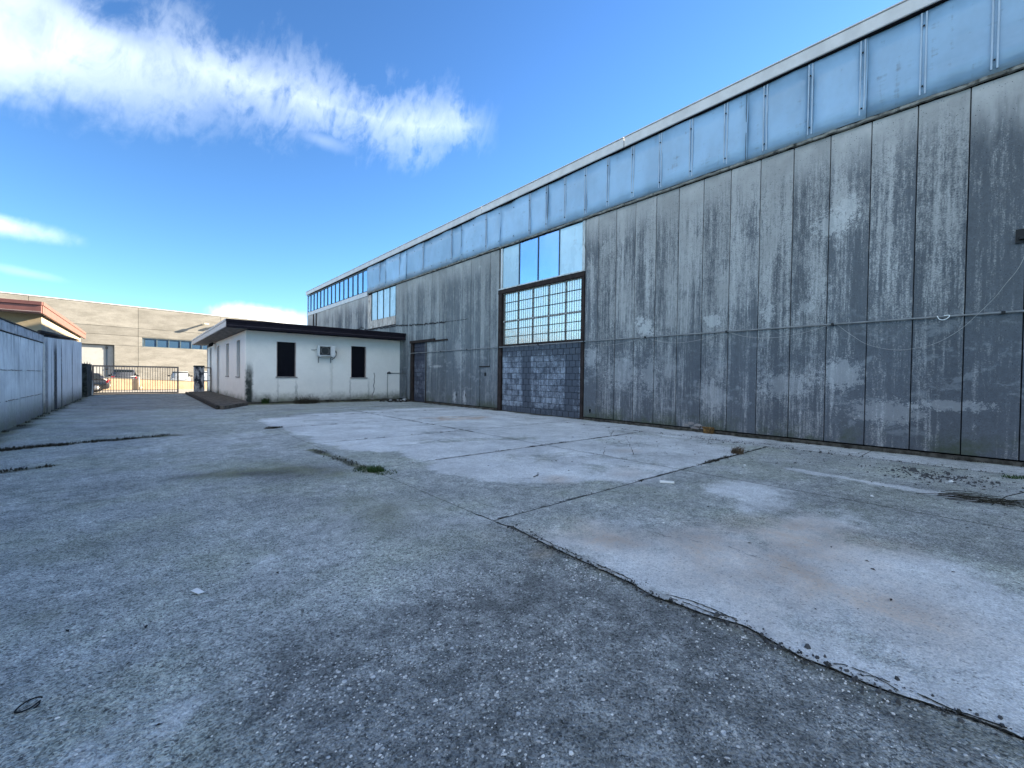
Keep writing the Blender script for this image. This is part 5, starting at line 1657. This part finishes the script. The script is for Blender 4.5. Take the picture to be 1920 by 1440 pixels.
# ------------------------------------------------------------------ weeds, litter and stones
def blades(mb, cx, cy, n, rad, h, lean=0.5, w0=0.006, seed=0, flat=0.0, z=0.0):
    r = random.Random(seed)
    for _ in range(n):
        a = r.uniform(0, 2 * math.pi)
        rr = rad * math.sqrt(r.random())
        x, y = cx + rr * math.cos(a), cy + rr * math.sin(a)
        d = r.uniform(0, 2 * math.pi)
        ln = r.uniform(0.45, 1.0) * h
        le = lean * r.uniform(0.3, 1.3) * ln
        pw = d + math.pi / 2
        px, py = math.cos(pw) * w0, math.sin(pw) * w0
        p1 = (x + math.cos(d) * le * 0.35, y + math.sin(d) * le * 0.35, z + ln * 0.6 * (1 - flat))
        p2 = (x + math.cos(d) * le, y + math.sin(d) * le, z + ln * (1 - flat) * r.uniform(0.7, 1.0))
        mb.add([(x - px, y - py, z), (x + px, y + py, z), (p1[0] + px * .7, p1[1] + py * .7, p1[2]), (p1[0] - px * .7, p1[1] - py * .7, p1[2]), p2], [(0, 1, 2, 3), (3, 2, 4)])
    return mb


def twigs(mb, cx, cy, n, rad, h, seed=0, r0=0.004, lean=0.6, z=0.0):
    r = random.Random(seed)
    for _ in range(n):
        a, rr = r.uniform(0, 6.28), rad * 0.5 * math.sqrt(r.random())
        p = Vector((cx + rr * math.cos(a), cy + rr * math.sin(a), z))
        d = Vector((math.cos(a) * lean * r.random(), math.sin(a) * lean * r.random(), 1)).normalized()
        ln = h * r.uniform(0.4, 1.0)
        pts = [p]
        for k in range(3):
            d = (d + Vector((r.uniform(-.35, .35), r.uniform(-.35, .35), r.uniform(-.2, .1)))).normalized()
            p = p + d * ln / 3
            pts.append(p.copy())
        mb.tube(pts, [r0, r0 * .8, r0 * .6, r0 * .3], 4)
        for k in (1, 2):
            e = pts[k] + Vector((r.uniform(-.3, .3), r.uniform(-.3, .3), r.uniform(0, .3))) * h * 0.5
            mb.tube([pts[k], e], [r0 * .6, r0 * .3], 3)
    return mb


o = part('grass_tuft', blades(blades(blades(MB(), 2.40, 5.55, 260, 0.11, 0.085, 1.0, 0.0045, 1), 2.36, 5.70, 170, 0.20, 0.05, 1.3, 0.0045, 2), 2.46, 5.38, 90, 0.16, 0.04, 1.4, 0.0045, 3), M['grass'])
tag(o, 'low bright green grass tuft growing at the asphalt edge', 'grass tuft')
mb = MB()
for k in range(14):
    t_ = k / 13
    blades(mb, 2.24 + 0.09 * t_ + random.uniform(-.05, .05), 7.75 - 1.9 * t_, random.randint(2, 34), 0.09, 0.035, 1.3, 0.005, 30 + k)
o = part('weeds', mb, M['weed'])
tag(o, 'dark low weeds creeping along the crack behind the green tuft', 'weeds', None, 'stuff')
mb = MB()
for k in range(34):
    t_ = k / 33
    blades(mb, -2.1 + 2.5 * t_, 10.55 + 0.72 * t_ + random.uniform(-.07, .07), int((75 - 55 * t_) * random.uniform(0.15, 1.2)), 0.16 - 0.08 * t_, 0.06, 1.3, 0.006, 60 + k)
o = part('weeds', mb, M['weed'])
tag(o, 'dead weeds in the long seam reaching from the left wall', 'weeds', None, 'stuff')
mb = MB()
for k in range(16):
    t_ = k / 15
    blades(mb, -2.1 + 1.15 * t_, 8.15 + 0.35 * t_ + random.uniform(-.05, .05), int((60 - 45 * t_) * random.uniform(0.1, 1.2)), 0.14 - 0.07 * t_, 0.05, 1.3, 0.006, 100 + k)
o = part('weeds', mb, M['weed'])
tag(o, 'shorter strip of dead weeds at the left edge nearer the camera', 'weeds', None, 'stuff')
mb = MB()
for k in range(20):
    blades(mb, XL + 0.08, 9.0 + k * 1.0 + random.uniform(-.3, .3), 22, 0.10, 0.07, 0.9, 0.006, 130 + k)
o = part('weeds', mb, M['weed'])
tag(o, 'sparse weeds along the foot of the left wall', 'weeds', None, 'stuff')
o = part('dry_tuft', blades(twigs(MB(), 7.93, 3.05, 10, 0.12, 0.14, 5, 0.003), 7.93, 3.05, 170, 0.10, 0.17, 0.8, 0.004, 6), M['straw'])
tag(o, 'dry brown grass tuft growing from the slab joint near the warehouse', 'grass tuft')
o = part('dry_bush', twigs(blades(MB(), 5.55, 20.3, 380, 0.55, 0.34, 0.7, 0.006, 8), 5.55, 20.3, 55, 0.7, 0.5, 9, 0.006), M['weed'])
tag(o, 'dark dry bush against the front of the office', 'bush')
o = part('dead_plant', twigs(MB(), 3.93, 3.98, 2, 0.02, 0.14, 12, 0.003, 0.2).tube([(3.83, 3.96, 0.01), (3.95, 3.99, 0.015)], 0.005, 5), M['weed'])
tag(o, 'small dead plant alone on the pale concrete', 'dead plant')
o = part('dead_plant', twigs(MB(), 7.97, 5.76, 3, 0.02, 0.34, 14, 0.0035, 0.12), M['weed'])
tag(o, 'tall thin dead stem in the joint in front of the blocked doorway', 'dead plant')
o = part('green_weed', blades(twigs(MB(), 4.08, 21.15, 8, 0.1, 0.3, 16, 0.003), 4.08, 21.12, 150, 0.13, 0.32, 0.6, 0.012, 15), M['grass'])
tag(o, 'small green weed at the foot of the office front wall', 'weed')
mb = MB()
for k in range(5):
    blades(mb, 9.0 + 0.12 * k, -0.1 - 0.12 * k, 60, 0.10, 0.05, 1.0, 0.005, 170 + k)
o = part('moss_clump', mb, M['grass'])
tag(o, 'patch of green moss in the gutter joint at the right edge', 'moss')
mb = MB()
for k in range(3):
    blades(mb, 2.30 + 0.08 * k, 11.38 + 0.03 * k, 70, 0.12, 0.06, 1.0, 0.006, 180 + k)
o = part('weed_clump', mb, M['weed'])
tag(o, 'dark weed clump at the end of the pale seam', 'weed')
mb = MB()
for k, (x, y) in enumerate(((6.7, 3.0), (6.85, 3.0), (6.95, 2.99), (7.3, 3.0), (7.45, 3.02))):
    blades(mb, x, y, 45, 0.06, 0.035, 1.0, 0.004, 190 + k)
o = part('weed_clump', mb, M['weed'])
tag(o, 'low dark weeds in the nearest slab joint beside the dry tuft', 'weed', None, 'stuff')

mb = MB()
for k in range(85):
    yy = random.uniform(-1.2, 17.0)
    if 8.7 < yy < 12.6:
        continue
    blades(mb, W - 0.10 + random.uniform(-.03, .02), yy, random.randint(4, 22), 0.07, 0.05, 1.0, 0.005, 300 + k, z=0.0)
for k in range(60):
    blades(mb, JXG + random.uniform(-.03, .03), random.uniform(-1.0, 9.0), random.randint(2, 10), 0.04, 0.03, 1.2, 0.004, 400 + k)
for k in range(70):
    jx_, jy_ = random.uniform(2.6, 9.2), random.choice((3.0, 5.75, 8.47, 11.45, 14.2))
    blades(mb, jx_, jy_ + random.uniform(-.02, .02), random.randint(2, 9), 0.05, 0.03, 1.2, 0.004, 500 + k)
for k in range(50):
    yy = random.uniform(0.1, 2.8)
    blades(mb, float(crack_x(np.array([yy]))[0]) - 0.01, yy, random.randint(2, 8), 0.02, 0.012, 1.3, 0.0015, 600 + k)
o = part('weeds', mb, M['weed'])
tag(o, 'sparse dry weeds in the slab joints and along the foot of the warehouse', 'weeds', None, 'stuff')

# twig pile at the right
mb = MB()
r = random.Random(77)
for k in range(46):
    cx_, cy_ = 6.95 + r.gauss(0, 0.10), 0.12 + r.gauss(0, 0.16)
    an_ = math.radians(-75 + r.gauss(0, 16))
    ln = r.uniform(0.15, 0.5)
    d = Vector((math.cos(an_), math.sin(an_), 0))
    p0 = Vector((cx_, cy_, 0.012 + r.random() * 0.02)) - d * ln / 2
    p1 = p0 + d * ln / 2 + Vector((r.uniform(-.03, .03), r.uniform(-.03, .03), r.uniform(0, 0.02)))
    p2 = p0 + d * ln + Vector((0, 0, r.uniform(-0.005, 0.05)))
    mb.tube([p0, p1, p2], [0.003, 0.0028, 0.0018], 4)
mb.tube([(6.75, 0.05, 0.02), (7.05, -0.05, 0.08), (7.25, -0.25, 0.16)], 0.005, 5)
mb.tube([(7.15, 0.02, 0.02), (6.95, -0.18, 0.05), (6.70, -0.35, 0.03)], 0.005, 5)
o = part('twig_pile', mb, M['weed'])
tag(o, 'heap of thin dry twigs lying at the right edge of the yard', 'twigs')


def chip(mb, x, y, s, r, fl=0.5, z=None):
    zz = float(slab_height(np.array([x]), np.array([y]))[0]) if z is None else z
    n = 5
    a0 = r.uniform(0, 6.28)
    rr = [s * r.uniform(0.65, 1.1) for _ in range(n)]
    el_ = r.uniform(0.6, 1.0)
    base = [(x + rr[k] * math.cos(a0 + k * 6.283 / n), y + el_ * rr[k] * math.sin(a0 + k * 6.283 / n), zz - 0.001) for k in range(n)]
    top = [(x + rr[k] * 0.62 * math.cos(a0 + 0.3 + k * 6.283 / n), y + el_ * rr[k] * 0.62 * math.sin(a0 + 0.3 + k * 6.283 / n), zz + s * fl * r.uniform(0.7, 1.2)) for k in range(n)]
    mb.add(base + top, [tuple(range(n, 2 * n))] + [(k, (k + 1) % n, n + (k + 1) % n, n + k) for k in range(n)])


r = random.Random(5)
mb = MB()
cnt = 0
while cnt < 2300:
    x, y = r.uniform(-0.3, 2.33), r.uniform(0.0, 2.5)
    p = 0.9 if (x > 0.35 and y < 2.1) else 0.2
    if 1.15 < x < 2.3 and 0.5 < y < 1.3:
        p *= 0.45
    if r.random() > p:
        continue
    q = float(fbm(np.array([x]), np.array([y]), 2.2, 3)[0])
    if r.random() > 0.55 + 2.5 * q:
        continue
    chip(mb, x, y, min(0.0125, 0.0032 + abs(r.gauss(0, 0.0030))), r, 0.30)
    cnt += 1
o = part('gravel', mb, M['chip'])
tag(o, 'pale loose stone chips scattered over the near dark asphalt', 'gravel', None, 'stuff')
mb = MB()
for k in range(520):
    y = r.uniform(-0.4, 2.8)
    x = float(crack_x(np.array([y]))[0]) + r.gauss(0.0, 0.035)
    chip(mb, x, y, 0.003 + abs(r.gauss(0, 0.006)), r, 0.7)
for k in range(420):
    x, y = r.gauss(8.3, 0.30), r.gauss(0.62, 0.32)
    chip(mb, x, y, 0.005 + abs(r.gauss(0, 0.012)), r, 0.6)
for k in range(500):
    x, y = r.uniform(6.9, 9.7), r.uniform(-0.5, 6.5)
    chip(mb, x, y, 0.004 + abs(r.gauss(0, 0.007)), r, 0.6)
for k in range(260):
    x, y = r.gauss(9.3, 0.3), r.gauss(3.6, 0.8)
    chip(mb, x, y, 0.005 + abs(r.gauss(0, 0.008)), r, 0.6)
o = part('rubble_crumbs', mb, M['chip_dark'])
tag(o, 'dark crumbs and grit along the crack and before the warehouse', 'grit', None, 'stuff')
mb = MB()
for k in range(170):
    x, y = r.uniform(2.6, 9.2), r.uniform(-0.4, 5.5)
    s = r.uniform(0.006, 0.024) * (0.7 + 0.06 * x)
    a = r.uniform(0, 6.28)
    zz = float(slab_height(np.array([x]), np.array([y]))[0]) + 0.004
    ca, sa = math.cos(a) * s, math.sin(a) * s
    k2 = r.uniform(0.25, 0.5)
    mb.add([(x - ca, y - sa, zz), (x + sa * k2, y - ca * k2, zz + s * r.uniform(0.1, 0.6)), (x + ca, y + sa, zz + s * r.uniform(0, 0.3)), (x - sa * k2, y + ca * k2, zz + s * r.uniform(0.1, 0.5))], [(0, 1, 2), (0, 2, 3)])
for k in range(60):
    x, y = r.uniform(-1.8, 2.3), r.uniform(1.5, 7.5)
    s = r.uniform(0.006, 0.02)
    a = r.uniform(0, 6.28)
    zz = float(slab_height(np.array([x]), np.array([y]))[0]) + 0.004
    ca, sa = math.cos(a) * s, math.sin(a) * s
    mb.add([(x - ca, y - sa, zz), (x + sa * .4, y - ca * .4, zz + s * 0.3), (x + ca, y + sa, zz + s * 0.1), (x - sa * .4, y + ca * .4, zz + s * 0.2)], [(0, 1, 2), (0, 2, 3)])
o = part('leaf_litter', mb, M['leaf'])
tag(o, 'scattered dark dead leaf scraps on the yard', 'leaf litter', None, 'stuff')

rr_ = random.Random(9)
mb = MB()
chip(mb, 8.47, 0.83, 0.06, rr_, 1.0)
o = part('stone', mb, M['chip_dark'])
tag(o, 'fist sized grey stone beside the dark crumbs near the warehouse', 'stone')
for (x, y, s, lab) in ((5.05, 17.2 + 2.9, 0.0, ''), (6.92, 2.55, 0.035, 'white stone in front of the dry brown tuft'), (8.02, 0.42, 0.05, 'flat white stone among the dark crumbs'), (1.79, 5.03, 0.022, 'tiny white chip near the green grass tuft'), (3.55, 1.98, 0.022, 'small white chip on the rust stained concrete'), (6.25, 0.95, 0.03, 'small white stone in the middle of the right part of the yard')):
    if s:
        mb = MB()
        chip(mb, x, y, s, rr_, 0.35)
        o = part('white_stone', mb, M['paper'])
        tag(o, lab, 'stone', 'white stones lying on the yard')
# rubble heap in the office corner
rub = thing('rubble_heap', 'small heap of broken slabs and dirt in the corner by the office', 'rubble', (10.0, 20.3, 0))
mb = MB()
for k in range(60):
    chip(mb, rr_.gauss(9.7, 0.35), rr_.gauss(19.9, 0.35), rr_.uniform(0.03, 0.10), rr_, 0.7)
part('dirt', mb, M['leaf'], rub, kind='stuff')
for k in range(7):
    mb = MB()
    chip(mb, rr_.gauss(10.0, 0.18), rr_.gauss(20.2, 0.3), rr_.uniform(0.06, 0.13), rr_, 0.6, 0.03)
    part('broken_slab', mb, M['coping'], rub)
mb = MB()
for k in range(150):
    y = rr_.uniform(13.0, 20.0)
    chip(mb, W - 0.12 - abs(rr_.gauss(0, 0.12)), y, rr_.uniform(0.01, 0.05), rr_, 0.5)
for k in range(60):
    chip(mb, rr_.uniform(6.5, 10), rr_.gauss(20.9, 0.15), rr_.uniform(0.01, 0.05), rr_, 0.5)
o = part('wall_debris', mb, M['leaf'])
tag(o, 'dark debris strewn along the foot of the far warehouse wall', 'debris', None, 'stuff')

# litter
def slip(name, x, y, ln, wd, ang, lab, cat, th=0.002, mat='paper', lift=0.006):
    c, s = math.cos(ang), math.sin(ang)
    pts = []
    for u, v, dz in ((-1, -1, 0), (1, -1, 0.003), (1, 1, 0.001), (-1, 1, 0.004)):
        pts.append((x + c * u * ln / 2 - s * v * wd / 2, y + s * u * ln / 2 + c * v * wd / 2, lift + dz))
    o = part(name, MB().prism([p[:2] for p in pts], [p[2] for p in pts], [p[2] + th for p in pts]), M[mat])
    return tag(o, lab, cat)


slip('paper_slip', 0.25, 3.10, 0.088, 0.034, math.radians(-70), 'small white paper slip on the asphalt left of centre', 'paper')
slip('wood_lath', 4.94, 2.72, 0.17, 0.05, math.radians(-58), 'short white lath lying beside the end of the nearest joint', 'lath', 0.018)
slip('twig', 2.36, 1.72, 0.12, 0.006, math.radians(-72), 'pale thin twig lying across the broken pavement edge', 'twig', 0.004, 'cable')
ring = [(-0.33 + 0.034 * math.cos(a) * (1 + 0.1 * math.sin(2 * a)), 2.44 + 0.024 * math.sin(a), 0.012 + 0.008 * math.sin(a + 1)) for a in np.linspace(0.2, 6.0, 18)]
ring += [(-0.30, 2.418, 0.012), (-0.312, 2.405, 0.01)]
o = part('wire_loop', MB().tube(ring, 0.003, 6), M['black'])
tag(o, 'small loop of black wire on the asphalt at the lower left', 'wire')
